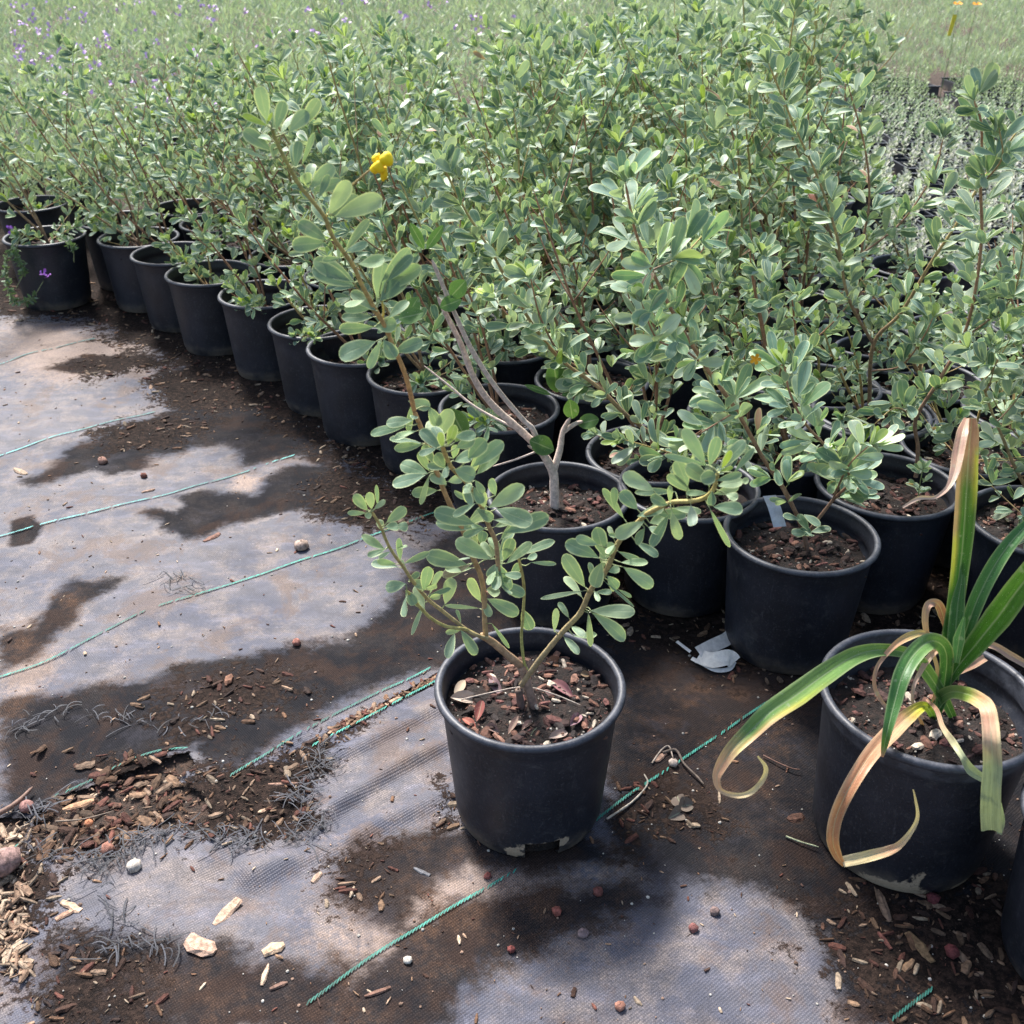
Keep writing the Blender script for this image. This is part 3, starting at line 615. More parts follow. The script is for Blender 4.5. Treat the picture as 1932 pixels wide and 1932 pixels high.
def foliate(bag, P, size, start=.25, spacing=.024, num=(3, 5), k=1.0, tip=True, newtip=.45, mbp=None):
    """P dense path from base to tip"""
    seg = np.linalg.norm(np.diff(P, axis=0), axis=1); s = np.concatenate([[0], np.cumsum(seg)]); a = s[-1] * start; th = rnd(0, 6.28)
    while a < s[-1]:
        p = np.array([np.interp(a, s, P[:, i]) for i in range(3)]); p2 = np.array([np.interp(min(a + .01, s[-1]), s, P[:, i]) for i in range(3)]); p1 = np.array([np.interp(a - .01, s, P[:, i]) for i in range(3)])
        T = nrm(p2 - p1); th += 2.4 + rnd(-.3, .3)
        A = nrm(np.cross(T, [.2, .9, .3])); B = np.cross(T, A); o_ = A * math.cos(th) + B * math.sin(th)
        o_ = nrm(o_ + np.array([0, 0, .25]))
        node_leaves(bag, p, T, o_, size * rnd(.75, 1.1), rng.randint(*num), k, .01, mbp)
        a += spacing * rnd(.7, 1.3)
    if tip:
        p = P[-1]; T = nrm(P[-1] - P[-3]); A = nrm(np.cross(T, [.2, .9, .3])); B = np.cross(T, A); nw = rng.random() < newtip
        for q in range(rng.randint(5, 8)):
            th = q * 2.4; o_ = A * math.cos(th) + B * math.sin(th); f_ = rnd(.3, .9)
            d = nrm(T + o_ * f_); bag.put(p, d, nrm(T * .6 - o_ + np.array([0, -.3, .3])), size * rnd(.5, .95), size * rnd(.22, .4), rnd(-.3, .3), .3, leaftone(k * 1.1, .75 if nw and q < 4 else .02))
def grow(base, d0, L, bend, n_=14, wob=.02):
    P = [np.array(base, float)]; d = nrm(d0)
    w1, w2 = rnd(0, 6), rnd(0, 6)
    for i in range(n_):
        d = nrm(d + np.array(bend) / n_ + np.array([math.sin(w1 + i * .9), math.cos(w2 + i * .8), 0]) * wob * 1.5); P.append(P[-1] + d * L / n_)
    return np.array(P)
BARK = [((.28, .18, .12), (.46, .36, .14)), ((.24, .14, .09), (.40, .20, .11)), ((.34, .20, .10), (.48, .40, .15))]
def shrub(top, height=.65, lean=(-.28, -.05), nst=4, size=.036, k=1.0, bushy=1.0, low=True, sub=(3, 5)):
    ms, ml = MB(), MB(); bag = Bag()
    c0, c1 = rng.choice(BARK)
    base = np.array([rnd(-.01, .01), rnd(-.01, .01), top])
    trunk = grow(base, (lean[0] * .4, lean[1] * .4, 1), .05, (0, 0, 0), 5); tube(ms, trunk, .0055, .0045, (.15, .11, .085), seg=6)
    for i in range(nst):
        a = i / nst * 6.28 + rnd(-.6, .6); sp = rnd(.25, .75)
        L = height * rnd(.7, 1.1)
        P = grow(trunk[rng.randint(2, 5)], (math.cos(a) * sp + lean[0], math.sin(a) * sp + lean[1], 1), L, (lean[0] * .6 - math.cos(a) * .3, -math.sin(a) * .3, .25), 18)
        tube(ms, P, .0040, .0018, c0, c1, 5, .25); foliate(bag, P, size, .24, .037 / bushy, (3, 5), k)
        for j in range(rng.randint(*sub)):
            q = P[rng.randint(3, 15)]; a2 = rnd(0, 6.28)
            P2 = grow(q, (math.cos(a2) * .8 + lean[0], math.sin(a2) * .8 + lean[1], .7), L * rnd(.22, .5), (0, 0, .5), 10)
            tube(ms, P2, .0019, .0009, c0, c1, 4, .2); foliate(bag, P2, size * .92, .14, .036 / bushy, (3, 5), k)
    if low:
        for j in range(4):
            a2 = rnd(0, 6.28); P2 = grow(trunk[2], (math.cos(a2), math.sin(a2), .35), rnd(.12, .22), (0, 0, .2), 8); tube(ms, P2, .0018, .0009, c0, c1, 4); foliate(bag, P2, size * .85, .2, .024, (3, 4), k)
    bag.out(ml)
    return ms.mesh('stems', M['bark']), ml.mesh('foliage', M['leaf'])

ORD = ['first', 'second', 'third', 'fourth', 'fifth', 'sixth', 'seventh', 'eighth', 'ninth', 'tenth', 'eleventh', 'twelfth', 'thirteenth', 'fourteenth', 'fifteenth']
GRP = 'grey green shrubs in black nursery pots'
PROTO = [shrub(.19, rnd(.56, .70), (rnd(-.34, -.12), rnd(-.1, .1)), rng.randint(3, 5), rnd(.050, .060), 1.0) for _ in range(9)]
THIN = [shrub(.19, rnd(.50, .64), (rnd(-.5, -.25), rnd(-.15, .05)), 3, .050, 1.0, .9, True, (1, 3)) for _ in range(4)]
SMALL = [shrub(.19, rnd(.22, .30), (rnd(-.5, -.2), -.15), 2, .046, 1.05, 1.0, True, (1, 2)) for _ in range(3)]
def place(x, y, pm, sm, label, rz=None, sz=1.0, tilt=(0, 0)):
    r_ = thing('potted_shrub', (x, y, .004), label, 'potted shrub', GRP)
    r_.rotation_euler = (tilt[0], tilt[1], 0)
    add_pot(r_, pm, rnd(0, 6.28))
    for nm, me in (('stems', sm[0]), ('foliage', sm[1])):
        o = link(nm, me, r_); o.rotation_euler.z = rnd(-.5, .5) if rz is None else rz; o.scale = (sz, sz, sz * rnd(.94, 1.06)); o.location.z = (pm['top'] - .19 * sz)
    return r_
bdir = np.array([.77, .64]) * .287
EDGE = [(-1.66, 3.64), (-1.47, 3.86), (-1.32, 3.62), (-1.14, 3.42), (-.96, 3.2), (-.74, 2.99), (-.54, 2.74), (-.40, 2.55), (-.22, 2.37), (-.03, 2.16)]
elab = ['potted shrub standing alone at the far left under a purple flowered runner', 'potted shrub half hidden behind the far left pot', 'third potted shrub of the left edge row, soil showing in its pot',
        'fourth potted shrub of the left edge row, wide empty grey inside rim', 'fifth potted shrub of the left edge row, ringed inner wall in view', 'sixth potted shrub of the left edge row, branch drooping over its left rim',
        'seventh potted shrub of the left edge row, narrow gap of rim in view', 'eighth potted shrub of the left edge row, dark pot above the splash of soil', 'ninth potted shrub of the left edge row behind the tall leaning stem', 'potted shrub behind the bare stemmed plant, chips in its pot']
for k, (x, y) in enumerate(EDGE):
    pm = POTS[1] if k in (3, 4, 5, 6, 7) else POTS[0]
    sm = SMALL[k % 3] if k in (4, 6) else THIN[k % 4]
    place(x, y, pm, sm, elab[k], rz=rnd(-.2, .4), sz=.92 if k > 2 else 1.0, tilt=(0, 0))
cntp = 0
for i_, (px, py) in enumerate(((20, 300), (150, 330), (300, 265), (60, 385), (430, 240))):
    q = un(px, py, .245); place(q[0], q[1], POTS[0], THIN[i_ % 4], ['potted shrub behind at the left picture edge', 'potted shrub behind the gap between the left edge pots', 'potted shrub far back left, red dry leaf in its pot', 'potted shrub just behind the far left pot with the runner', 'farthest small potted shrub in front of the verbena bed'][i_], sz=.8)
rows = [(E_, i) for i, E_ in enumerate(EDGE) if i >= 1] + [((.09, 1.75), 10), ((.35, 1.78), 11), ((.53, 1.60), 12), ((.74, 1.46), 13)]
for (ex, ey), k in rows:
    for j in range(1, 15):
        x, y = ex + bdir[0] * j, ey + bdir[1] * j
        if k == 12 and j == 1: continue
        if k == 13 and j == 1: continue
        if k == 9 and j == 0: continue
        Z_ = y * .866 + .5
        if abs(x) > Z_ * .5 + .32 or y > 4.75: continue
        if y > 3.3 and x > .34 * y: continue
        if k <= 3 and j > 3: continue
        x += rnd(-.02, .02); y += rnd(-.02, .02)
        sz = 1.0 if y > 2.6 else rnd(.84, .95)
        if y > 3.0 and x > .1 * y and x < .35 * y: sz = rnd(.82, 1.28)
        if x > .34 * y and y > 2.4: sz = .8
        few = x > .31 * y and y > 1.95
        lab = f'grey green shrub, {ORD[j]} from the left edge in the {ORD[len(EDGE) + 3 - k]} diagonal row from front'
        place(x, y, POTS[rng.choice([0, 0, 1, 2])], SMALL[rng.randrange(3)] if few else THIN[rng.randrange(4)] if (k <= 4 and j < 3) or rng.random() < .3 else PROTO[rng.randrange(9)], lab, sz=sz); cntp += 1
print('lattice pots', cntp)

# ---- shrubs whose stems are followed one by one
def custom(x, y, pm, paths, label, size=.04, name='potted_shrub', extra=None, start=.1, spacing=.026, k=1.0, tilt=(0, 0), grp=GRP):
    """paths: list of (list of (px,py,Y), r0, r1, start, spacing)"""
    r_ = thing(name, (x, y, .004), label, 'potted shrub', grp)
    add_pot(r_, pm, rnd(0, 6.28) if pm in POTS else 0); r_.rotation_euler = (tilt[0], tilt[1], 0)
    ms, ml = MB(), MB(); bag = Bag()
    for path, r0, r1, st, sp in paths:
        P = smoothpath([pt(*q) for q in path], 6)
        tube(ms, P, r0, r1, (.27, .17, .12), rng.choice([(.48, .36, .13), (.42, .22, .12)]), 7, .2)
        if st is not None: foliate(bag, P, size, st, sp, (3, 5), k, mbp=ms)
    if extra: extra(ms, bag)
    bag.out(ml)
    off = (x, y, .004)
    ms.obj('stems', M['bark'], r_, off=off); ml.obj('foliage', M['leaf'], r_, off=off)
    return r_
def ww(px, py, hz=.245):
    q = un(px, py, hz); return q[0], q[1]
# twelve: pot right of the bare stems
x, y = ww(1299, 918)
custom(x, y, POTS[0], [([(1340, 905, 1.78), (1290, 862, 1.76), (1190, 790, 1.74), (1130, 732, 1.72), (1060, 680, 1.72), (1010, 620, 1.71), (965, 545, 1.70), (930, 480, 1.70), (880, 400, 1.70), (838, 318, 1.70)], .0042, .0016, .22, .019),
     ([(1190, 790, 1.74), (1100, 700, 1.76), (1000, 640, 1.78), (930, 560, 1.8)], .002, .001, .35, .022), ([(1060, 680, 1.72), (1020, 600, 1.66), (1000, 520, 1.64)], .002, .001, .1, .018),
     ([(1340, 905, 1.78), (1420, 850, 1.72), (1330, 870, 1.66), (1250, 850, 1.62), (1180, 830, 1.6)], .002, .001, .3, .022), ([(1335, 905, 1.78), (1370, 800, 1.8), (1330, 700, 1.82), (1290, 600, 1.84)], .003, .0014, .15, .022)],
     'potted shrub right of the bare stemmed plant, long yellowish stem leaning far to the left', .048)
# thirteen
x, y = ww(1511, 1007)
def ex13(ms, bag):
    for q in range(7):
        a = q * .9; p = np.array(pt(1520 + rnd(-25, 20), 985 + rnd(-15, 25), 1.57)); bag.put(p, nrm(np.array([math.cos(a), math.sin(a) * .5 - .3, rnd(-.2, .5)])), nrm(np.array([0, -.5, .8]) + rv(.3)), .036, .018, .2, .2, leaftone())
P13 = custom(x, y, POTS[0], [([(1525, 1055, 1.60), (1515, 1000, 1.60), (1480, 925, 1.58), (1440, 865, 1.57), (1390, 775, 1.56), (1330, 690, 1.55), (1270, 590, 1.54), (1230, 510, 1.53), (1200, 440, 1.53), (1180, 345, 1.53)], .0042, .0017, .18, .024),
     ([(1520, 1010, 1.60), (1570, 945, 1.56), (1605, 905, 1.54), (1575, 860, 1.53), (1520, 800, 1.52), (1490, 740, 1.52), (1480, 690, 1.52)], .0030, .0016, .25, .014),
     ([(1570, 945, 1.56), (1600, 880, 1.5), (1640, 840, 1.5)], .0018, .001, .3, .018), ([(1330, 690, 1.55), (1290, 660, 1.5), (1240, 640, 1.48), (1210, 570, 1.46)], .002, .001, .2, .018),
     ([(1230, 510, 1.53), (1290, 480, 1.55), (1330, 440, 1.58)], .0016, .001, .1, .018), ([(1390, 775, 1.56), (1350, 800, 1.5), (1300, 830, 1.5)], .0016, .001, .3, .02)],
     'front row potted shrub with a white tag and a tall stem leaning left', .055, extra=ex13, k=1.25)
# small orange flower and tag on it
mb = MB(); tube(mb, smoothpath([pt(1470, 715, 1.52), pt(1450, 700, 1.5), pt(1432, 682, 1.5)], 4), .0008, .0006, (.4, .4, .1), seg=4)
c = np.array(pt(1425, 677, 1.5)); bg_ = Bag()
for q in range(5): a = q * 1.256; bg_.put(c, np.array([math.cos(a), -.3, math.sin(a)]), np.array([0, -1, .2]), .010, .006, .3, .3, (.85, .42, .02))
bg_.out(mb); x13, y13 = x, y
mb.obj('flower', M['flower'], P13, off=(x, y, .004))
mb = MB(); q = [pt(1452, 936, 1.60), pt(1462, 960, 1.59), pt(1472, 995, 1.58)]
P = smoothpath(q, 4); V = np.stack([P - np.array([.012, 0, 0]), P + np.array([.012, .004, 0])], 1); mb.add(V.reshape(-1, 3), grid_faces(len(P), 2), None, (.55, .58, .68))
tg = mb.obj('plant_tag', M['cloth'], None, off=q[2]); tg.location = q[2]; tag(tg, 'small white plant tag stuck in the soil of the front row shrub', 'plant tag')
# fourteen
x, y = ww(1673, 914)
def ex14(ms, bag):
    c = np.array(pt(1740, 905, 1.72)); P = grow(c - np.array([0, 0, .05]), (0, 0, 1), .07, (0, 0, 0), 6); tube(ms, P, .0018, .001, (.25, .3, .12), seg=4); foliate(bag, P, .03, .2, .012, (4, 5), 1.0)
custom(x, y, POTS[0], [([(1728, 900, 1.80), (1732, 845, 1.80), (1728, 790, 1.79), (1770, 720, 1.78), (1815, 640, 1.77), (1838, 560, 1.76), (1852, 450, 1.76), (1850, 350, 1.76), (1852, 240, 1.76), (1838, 190, 1.76)], .0038, .0017, .25, .022),
     ([(1815, 640, 1.77), (1870, 600, 1.74), (1910, 560, 1.72), (1930, 480, 1.7), (1932, 420, 1.7)], .002, .001, .15, .020), ([(1728, 790, 1.79), (1690, 770, 1.75), (1650, 800, 1.72)], .0018, .001, .2, .018), ([(1850, 350, 1.76), (1890, 300, 1.7), (1885, 240, 1.7)], .0015, .001, .1, .02)],
     'potted shrub behind the tall strap leaf with a tiny seedling in front', .052, extra=ex14)
# b6, b5 etc
x, y = ww(1650, 778)
custom(x, y, POTS[1], [([(1640, 770, 2.12), (1648, 650, 2.1), (1700, 590, 2.08), (1760, 490, 2.06), (1800, 430, 2.05), (1860, 330, 2.05), (1925, 240, 2.05)], .0042, .0018, .3, .024), ([(1648, 650, 2.1), (1600, 560, 2.1), (1580, 450, 2.1), (1545, 340, 2.1), (1500, 240, 2.1), (1450, 120, 2.1)], .0032, .0016, .12, .022), ([(1645, 700, 2.1), (1700, 690, 2.05), (1740, 640, 2.0), (1760, 600, 2.0)], .002, .001, .2, .022)],
     'potted shrub with a dark forked trunk and two long bare stems crossing', .053)
x, y = ww(1640, 640)
custom(x, y, POTS[0], [([(1620, 620, 2.55), (1625, 480, 2.5), (1640, 380, 2.5), (1632, 280, 2.5), (1600, 160, 2.5)], .0036, .0016, .2, .022), ([(1620, 600, 2.55), (1560, 420, 2.5), (1510, 300, 2.5), (1480, 200, 2.5), (1490, 90, 2.5), (1500, 20, 2.5)], .0032, .0015, .15, .022), ([(1625, 480, 2.5), (1700, 420, 2.5), (1760, 330, 2.5), (1780, 260, 2.5)], .0025, .0015, .2, .024)],
     'potted shrub with three thin red brown stems reaching the tray beds', .056)
x, y = ww(1972, 985)
place(x, y, POTS[2], PROTO[2], 'potted shrub at the right picture edge behind the strap leaved plant', sz=.85)
place(1.0, 1.27, POTS[0], SMALL[1], 'small potted shrub at the right edge beside the strap leaved plant', sz=.8, rz=1.0)
place(.778, .893, POTS[0], SMALL[0], 'pot cut by the right edge in front of the strap leaved plant', sz=.7, rz=2.6)

# ---- bare stemmed plant (trimmed trunk with few green leaves)
x, y = ww(1053, 934)
r_ = thing('potted_shrub', (x, y, .004), 'pot with a thick pale trimmed trunk, bare forked stems and few toothed green leaves', 'potted shrub', None)
add_pot(r_, POTS[0], 1.3)
ms = MB(); GR0, GR1 = (.74, .61, .53), (.62, .48, .40)
for path, r0, r1 in [([(1047, 975, 1.76), (1046, 920, 1.76), (1043, 890, 1.76), (1020, 850, 1.755), (985, 815, 1.75), (930, 765, 1.745), (895, 715, 1.74), (870, 650, 1.735), (845, 600, 1.73), (826, 560, 1.73)], .0095, .0034),
    ([(1022, 852, 1.755), (1005, 810, 1.73), (985, 790, 1.73), (935, 730, 1.72), (890, 660, 1.715), (862, 600, 1.71), (838, 545, 1.71), (815, 490, 1.71)], .0052, .0032),
    ([(1043, 893, 1.76), (1056, 850, 1.77), (1062, 815, 1.78), (1076, 788, 1.78)], .007, .004), ([(1062, 815, 1.78), (1085, 800, 1.79), (1100, 795, 1.8)], .005, .003),
    ([(1030, 865, 1.755), (1010, 850, 1.72), (995, 840, 1.7)], .0028, .002), ([(1012, 852, 1.72), (970, 868, 1.7), (930, 880, 1.68)], .002, .0014), ([(985, 815, 1.75), (900, 770, 1.78), (850, 730, 1.8), (800, 690, 1.82)], .0026, .0016)]:
    tube(ms, smoothpath([pt(*q) for q in path], 5), r0, r1, GR0, GR1, 9, .12)
ms.obj('stems', M['bark'], r_, off=(x, y, .004))
ml = MB(); bag = Bag()
for (bx, by, tx, ty, wpx, Y) in [(1045, 850, 1000, 830, 38, 1.72), (1052, 740, 1045, 680, 40, 1.74), (1060, 745, 1110, 730, 30, 1.72), (1040, 745, 990, 725, 12, 1.72), (830, 580, 870, 565, 30, 1.7), (850, 560, 878, 530, 34, 1.7), (800, 590, 750, 600, 34, 1.7), (790, 560, 760, 610, 36, 1.75), (800, 470, 775, 420, 20, 1.7), (805, 470, 835, 425, 20, 1.7), (1090, 800, 1130, 790, 30, 1.8), (1080, 790, 1075, 755, 30, 1.8), (850, 770, 880, 830, 40, 1.9)]:
    a, b_ = np.array(pt(bx, by, Y)), np.array(pt(tx, ty, Y - .01)); L = np.linalg.norm(b_ - a)
    bag.put(a, b_ - a, np.array([0, -.7, .6]) + rv(.15), L, wpx * depth(a) / F, .2, .15, np.array((.085, .17, .055)) * rnd(.8, 1.2))
bag.out(ml, 'ell'); ml.obj('foliage', M['green_leaf'], r_, off=(x, y, .004))

# ------------------------------------------------------------------ hero plant
hx, hy = ww(1000, 1292)
hero = thing('potted_shrub', (hx, hy, .004), 'lone potted shrub in front on the weed fabric, yellow flowers on its leaning stem', 'potted shrub')
add_pot(hero, HEROPOT, 0)
mb = MB(); lathe(mb, [(.098, .002), (.102, .05)], 48); mb.obj('root_ball', M['soil'], hero)
za = lambda p: (655 + p[0] * .257, 754.5 + p[1] * .257)
zb_ = lambda p: (397 + p[0] * .3083, 99 + p[1] * .3083)
zc = lambda p: (943 + p[0] * .2569, 794 + p[1] * .2569)
STEMS = []
def stem(pts, Y0, Y1, r0, r1, c0=(.28, .17, .09), c1=(.40, .24, .09)):
    c0, c1 = np.array(c0) * 1.35, np.array(c1) * 1.4
    n_ = len(pts); q = [(p[0], p[1], Y0 + (Y1 - Y0) * i / (n_ - 1)) for i, p in enumerate(pts)]
    P = smoothpath([pt(*a) for a in q], 7); STEMS.append((P, np.array([[a[0], a[1], a[2]] for a in [tuple(v) for v in smoothpath(q, 7)]]))); tube(ms, P, r0, r1, c0, c1, 9, .14)
ms = MB()
trunk = [(1012, 1350), (1000, 1310), (990, 1275), (982, 1255)]
stem(trunk, 1.165, 1.165, .0068, .0060, (.22, .15, .12), (.24, .16, .12))
stem([(982, 1255), (958, 1236), (930, 1212), (905, 1197)], 1.165, 1.145, .0056, .0045, (.24, .16, .11), (.30, .20, .11))
stem([za(p) for p in [(1020, 1740), (1010, 1620), (1005, 1430), (980, 1290), (920, 1150), (850, 960), (760, 780), (700, 640), (640, 480), (600, 340), (540, 200), (490, 80)]], 1.145, 1.12, .0034, .0027, (.28, .20, .11), (.36, .20, .08))
stem([zb_(p) for p in [(1247, 2191), (1215, 2050), (1175, 1925), (1120, 1800), (1060, 1660), (1000, 1560), (930, 1430), (870, 1300), (750, 1130), (700, 1010), (600, 880), (550, 820), (450, 640), (400, 530), (375, 460)]], 1.12, 1.08, .0027, .0017, (.40, .20, .08), (.26, .26, .08))
stem([za(p) for p in [(1012, 1425), (1080, 1390), (1110, 1300), (1105, 1180), (1090, 1040), (1040, 930), (990, 790), (910, 660), (860, 590), (770, 500), (720, 400), (700, 340)]], 1.145, .99, .0030, .0022, (.24, .15, .12), (.42, .30, .10))
stem([za(p) for p in [(1030, 1750), (960, 1730), (880, 1690), (700, 1550), (600, 1470), (520, 1380), (460, 1300), (400, 1210), (340, 1130), (290, 1040), (245, 930), (180, 820)]], 1.14, 1.06, .0026, .0016, (.28, .22, .12), (.34, .27, .10))
stem([za(p) for p in [(990, 1745), (900, 1700), (850, 1680), (720, 1660), (600, 1590), (500, 1480), (440, 1400)]], 1.14, 1.08, .0026, .0018, (.28, .24, .10), (.34, .30, .10))
stem([za(p) for p in [(1330, 2000), (1300, 1932), (1280, 1750), (1290, 1600), (1300, 1400), (1280, 1250), (1240, 1110), (1200, 1040)]], 1.17, 1.13, .0022, .0016, (.22, .28, .10), (.38, .27, .10))
stem([zc(p) for p in [(160, 1940), (215, 1860), (320, 1720), (470, 1540), (590, 1410), (650, 1280), (690, 1210), (760, 1130), (800, 1060), (850, 930), (920, 830), (1040, 720), (1100, 670), (1260, 600), (1400, 590), (1500, 565), (1570, 500), (1600, 380)]], 1.165, .98, .0040, .0022, (.26, .20, .12), (.36, .30, .10))
stem([zb_((708, 1005)), zb_((740, 960)), zb_((850, 830)), zb_((980, 715))], 1.10, 1.09, .0013, .0010, (.32, .27, .10), (.34, .24, .10))
stem([(985, 1345), (980, 1310), (978, 1300)], 1.16, 1.16, .0055, .005, (.12, .08, .07), (.13, .09, .07))
stem([zb_((1050, 1640)), zb_((1060, 1580)), zb_((1050, 1520))], 1.12, 1.11, .0014, .001, (.42, .36, .10), (.4, .36, .1))
LA = [(345, 420, 300, 205, 90), (350, 450, 200, 380, 45, 1), (400, 470, 450, 300, 75), (480, 485, 600, 360, 95), (560, 450, 665, 285, 80), (370, 600, 205, 475, 90), (360, 655, 175, 585, 25), (380, 640, 400, 560, 60), (520, 700, 545, 540, 65), (560, 690, 635, 490, 35),
 (600, 830, 590, 735, 60), (610, 830, 760, 690, 95), (620, 850, 810, 790, 80), (725, 990, 850, 790, 100), (740, 1000, 920, 890, 120), (760, 1005, 1050, 890, 120), (710, 1150, 535, 1035, 95), (705, 1165, 500, 1180, 100), (830, 1210, 965, 1020, 60),
 (880, 1405, 640, 1270, 115), (880, 1430, 620, 1310, 125), (910, 1295, 1065, 1270, 90), (1020, 1500, 1060, 1280, 110), (1040, 1520, 1190, 1350, 125), (1060, 1520, 1240, 1315, 85), (1050, 1450, 1290, 1310, 100), (1010, 1580, 865, 1465, 80), (1050, 1400, 1220, 1200, 80), (1080, 1400, 1240, 1240, 70),
 (1005, 1680, 1140, 1660, 100), (1000, 1680, 790, 1690, 75), (1010, 1770, 790, 1860, 125), (1040, 1770, 970, 1930, 60), (1060, 1760, 1130, 1870, 90), (1130, 1830, 1300, 1770, 90), (340, 440, 380, 370, 25, 1), (350, 440, 330, 360, 18, 1), (830, 1215, 960, 1170, 60)]
LB = [(450, 10, 610, 50, 90), (600, 50, 670, 190, 90), (470, 40, 450, 230, 50), (480, 150, 285, 175, 90), (440, 190, 165, 250, 75), (640, 300, 765, 75, 120), (700, 350, 680, 240, 55, 2), (740, 330, 790, 190, 75, 2), (790, 310, 845, 240, 55, 2), (790, 270, 945, 260, 85), (800, 350, 935, 290, 90),
 (640, 470, 560, 330, 70), (600, 520, 530, 380, 70), (590, 540, 390, 470, 110), (575, 550, 335, 620, 110), (600, 560, 540, 765, 45), (730, 620, 610, 540, 95), (720, 500, 650, 400, 90), (890, 430, 1015, 290, 125), (920, 490, 1140, 310, 115), (950, 545, 1110, 390, 90), (790, 450, 920, 400, 100), (790, 510, 935, 560, 125), (780, 430, 800, 330, 60), (740, 600, 850, 570, 70),
 (850, 640, 930, 760, 90), (940, 760, 780, 850, 60), (940, 590, 1000, 690, 60), (930, 640, 990, 760, 80), (1040, 790, 1295, 640, 125), (1090, 700, 1050, 585, 80), (1010, 790, 975, 670, 80), (935, 910, 640, 820, 130), (930, 945, 650, 900, 90), (1010, 940, 850, 1000, 60), (950, 800, 1070, 880, 80), (1080, 880, 1290, 910, 60), (1100, 800, 1352, 900, 140), (1050, 1170, 800, 1030, 125), (880, 1210, 585, 1140, 125), (420, 1200, 600, 1120, 50),
 (900, 1215, 700, 1290, 75, 3), (720, 1500, 770, 1310, 95), (580, 1450, 765, 1380, 40), (560, 1400, 600, 1230, 90), (470, 1330, 580, 1370, 80), (430, 1350, 285, 1380, 90), (450, 1330, 530, 1270, 50), (430, 1400, 500, 1500, 80), (570, 1490, 470, 1720, 50), (970, 1530, 725, 1510, 32), (980, 1480, 895, 1315, 80), (1090, 1190, 1195, 1390, 95), (1110, 1340, 1300, 1430, 90), (1100, 1200, 1050, 1320, 90),
 (1170, 1200, 1352, 1050, 80), (1030, 1460, 1255, 1570, 105), (1000, 1470, 1050, 1590, 60), (1060, 1640, 1190, 1820, 30), (835, 1690, 950, 1870, 80), (390, 1180, 380, 1020, 50), (280, 1100, 110, 1000, 80), (315, 1115, 230, 1160, 35), (255, 960, 235, 880, 55), (290, 900, 430, 795, 85), (280, 930, 380, 930, 75), (360, 930, 445, 930, 75), (150, 810, 50, 700, 80), (140, 830, 0, 830, 40), (180, 800, 160, 680, 70), (200, 800, 275, 740, 45), (225, 780, 215, 630, 30), (180, 820, 140, 865, 50), (1150, 1180, 1210, 1020, 90), (1200, 1300, 1270, 1200, 60), (980, 1060, 1000, 960, 80), (1000, 1180, 1110, 1050, 90), (960, 1100, 900, 960, 60)]
LC = [(30, 820, 355, 700, 125), (150, 980, 400, 880, 70), (200, 1010, 275, 990, 60), (230, 1040, 410, 1050, 35), (165, 1380, 230, 1540, 95), (400, 1550, 415, 1380, 50), (540, 1580, 710, 1570, 50), (650, 1410, 665, 1650, 50), (670, 1395, 990, 1400, 110), (680, 1410, 930, 1610, 110), (610, 1250, 305, 1305, 38), (625, 1220, 470, 985, 110), (770, 1180, 985, 1365, 22), (720, 1000, 480, 890, 115), (730, 1010, 565, 940, 50), (770, 1000, 710, 780, 110), (720, 910, 560, 860, 75), (790, 1000, 820, 890, 80), (750, 1040, 690, 1220, 115),
 (800, 1110, 880, 1080, 60), (790, 1140, 870, 1240, 90), (870, 1240, 970, 1295, 30), (910, 1075, 1130, 1220, 105), (890, 1040, 1090, 1040, 60), (870, 960, 1040, 1040, 55), (1060, 740, 850, 850, 105), (1065, 790, 1000, 900, 80), (1000, 890, 1165, 995, 70), (1090, 780, 1190, 820, 70), (1100, 750, 1230, 700, 90), (1240, 690, 1110, 920, 80), (1010, 700, 1200, 640, 75), (1010, 650, 890, 520, 105), (910, 715, 760, 500, 60), (840, 640, 840, 490, 60), (1130, 510, 905, 400, 125), (1230, 620, 1110, 560, 85), (1290, 520, 990, 525, 60), (1260, 660, 1320, 880, 80), (1280, 640, 1480, 670, 60), (1540, 640, 1690, 930, 45), (1570, 630, 1780, 650, 105),
 (1600, 480, 1780, 440, 85), (1590, 440, 1780, 390, 60), (1540, 330, 1600, 130, 90), (1510, 320, 1350, 60, 105), (1530, 330, 1210, 250, 50), (1610, 350, 1800, 150, 105), (1630, 350, 1700, 220, 50, 1), (1620, 370, 1710, 340, 35, 1), (1720, 380, 1870, 200, 50), (1540, 450, 1370, 330, 115), (1400, 520, 1235, 400, 80), (1380, 480, 1300, 290, 110), (1520, 530, 1370, 530, 50), (1560, 520, 1550, 620, 70), (1660, 540, 1750, 570, 70), (1770, 440, 1830, 440, 50), (1250, 600, 1250, 480, 40)]
allS = np.concatenate([s[1] for s in STEMS]); allP = np.concatenate([s[0] for s in STEMS])
ml = MB(); bag = Bag()
HS = [(.205, .305, .20), (.23, .33, .225), (.26, .37, .215), (.175, .27, .19), (.30, .395, .25)]
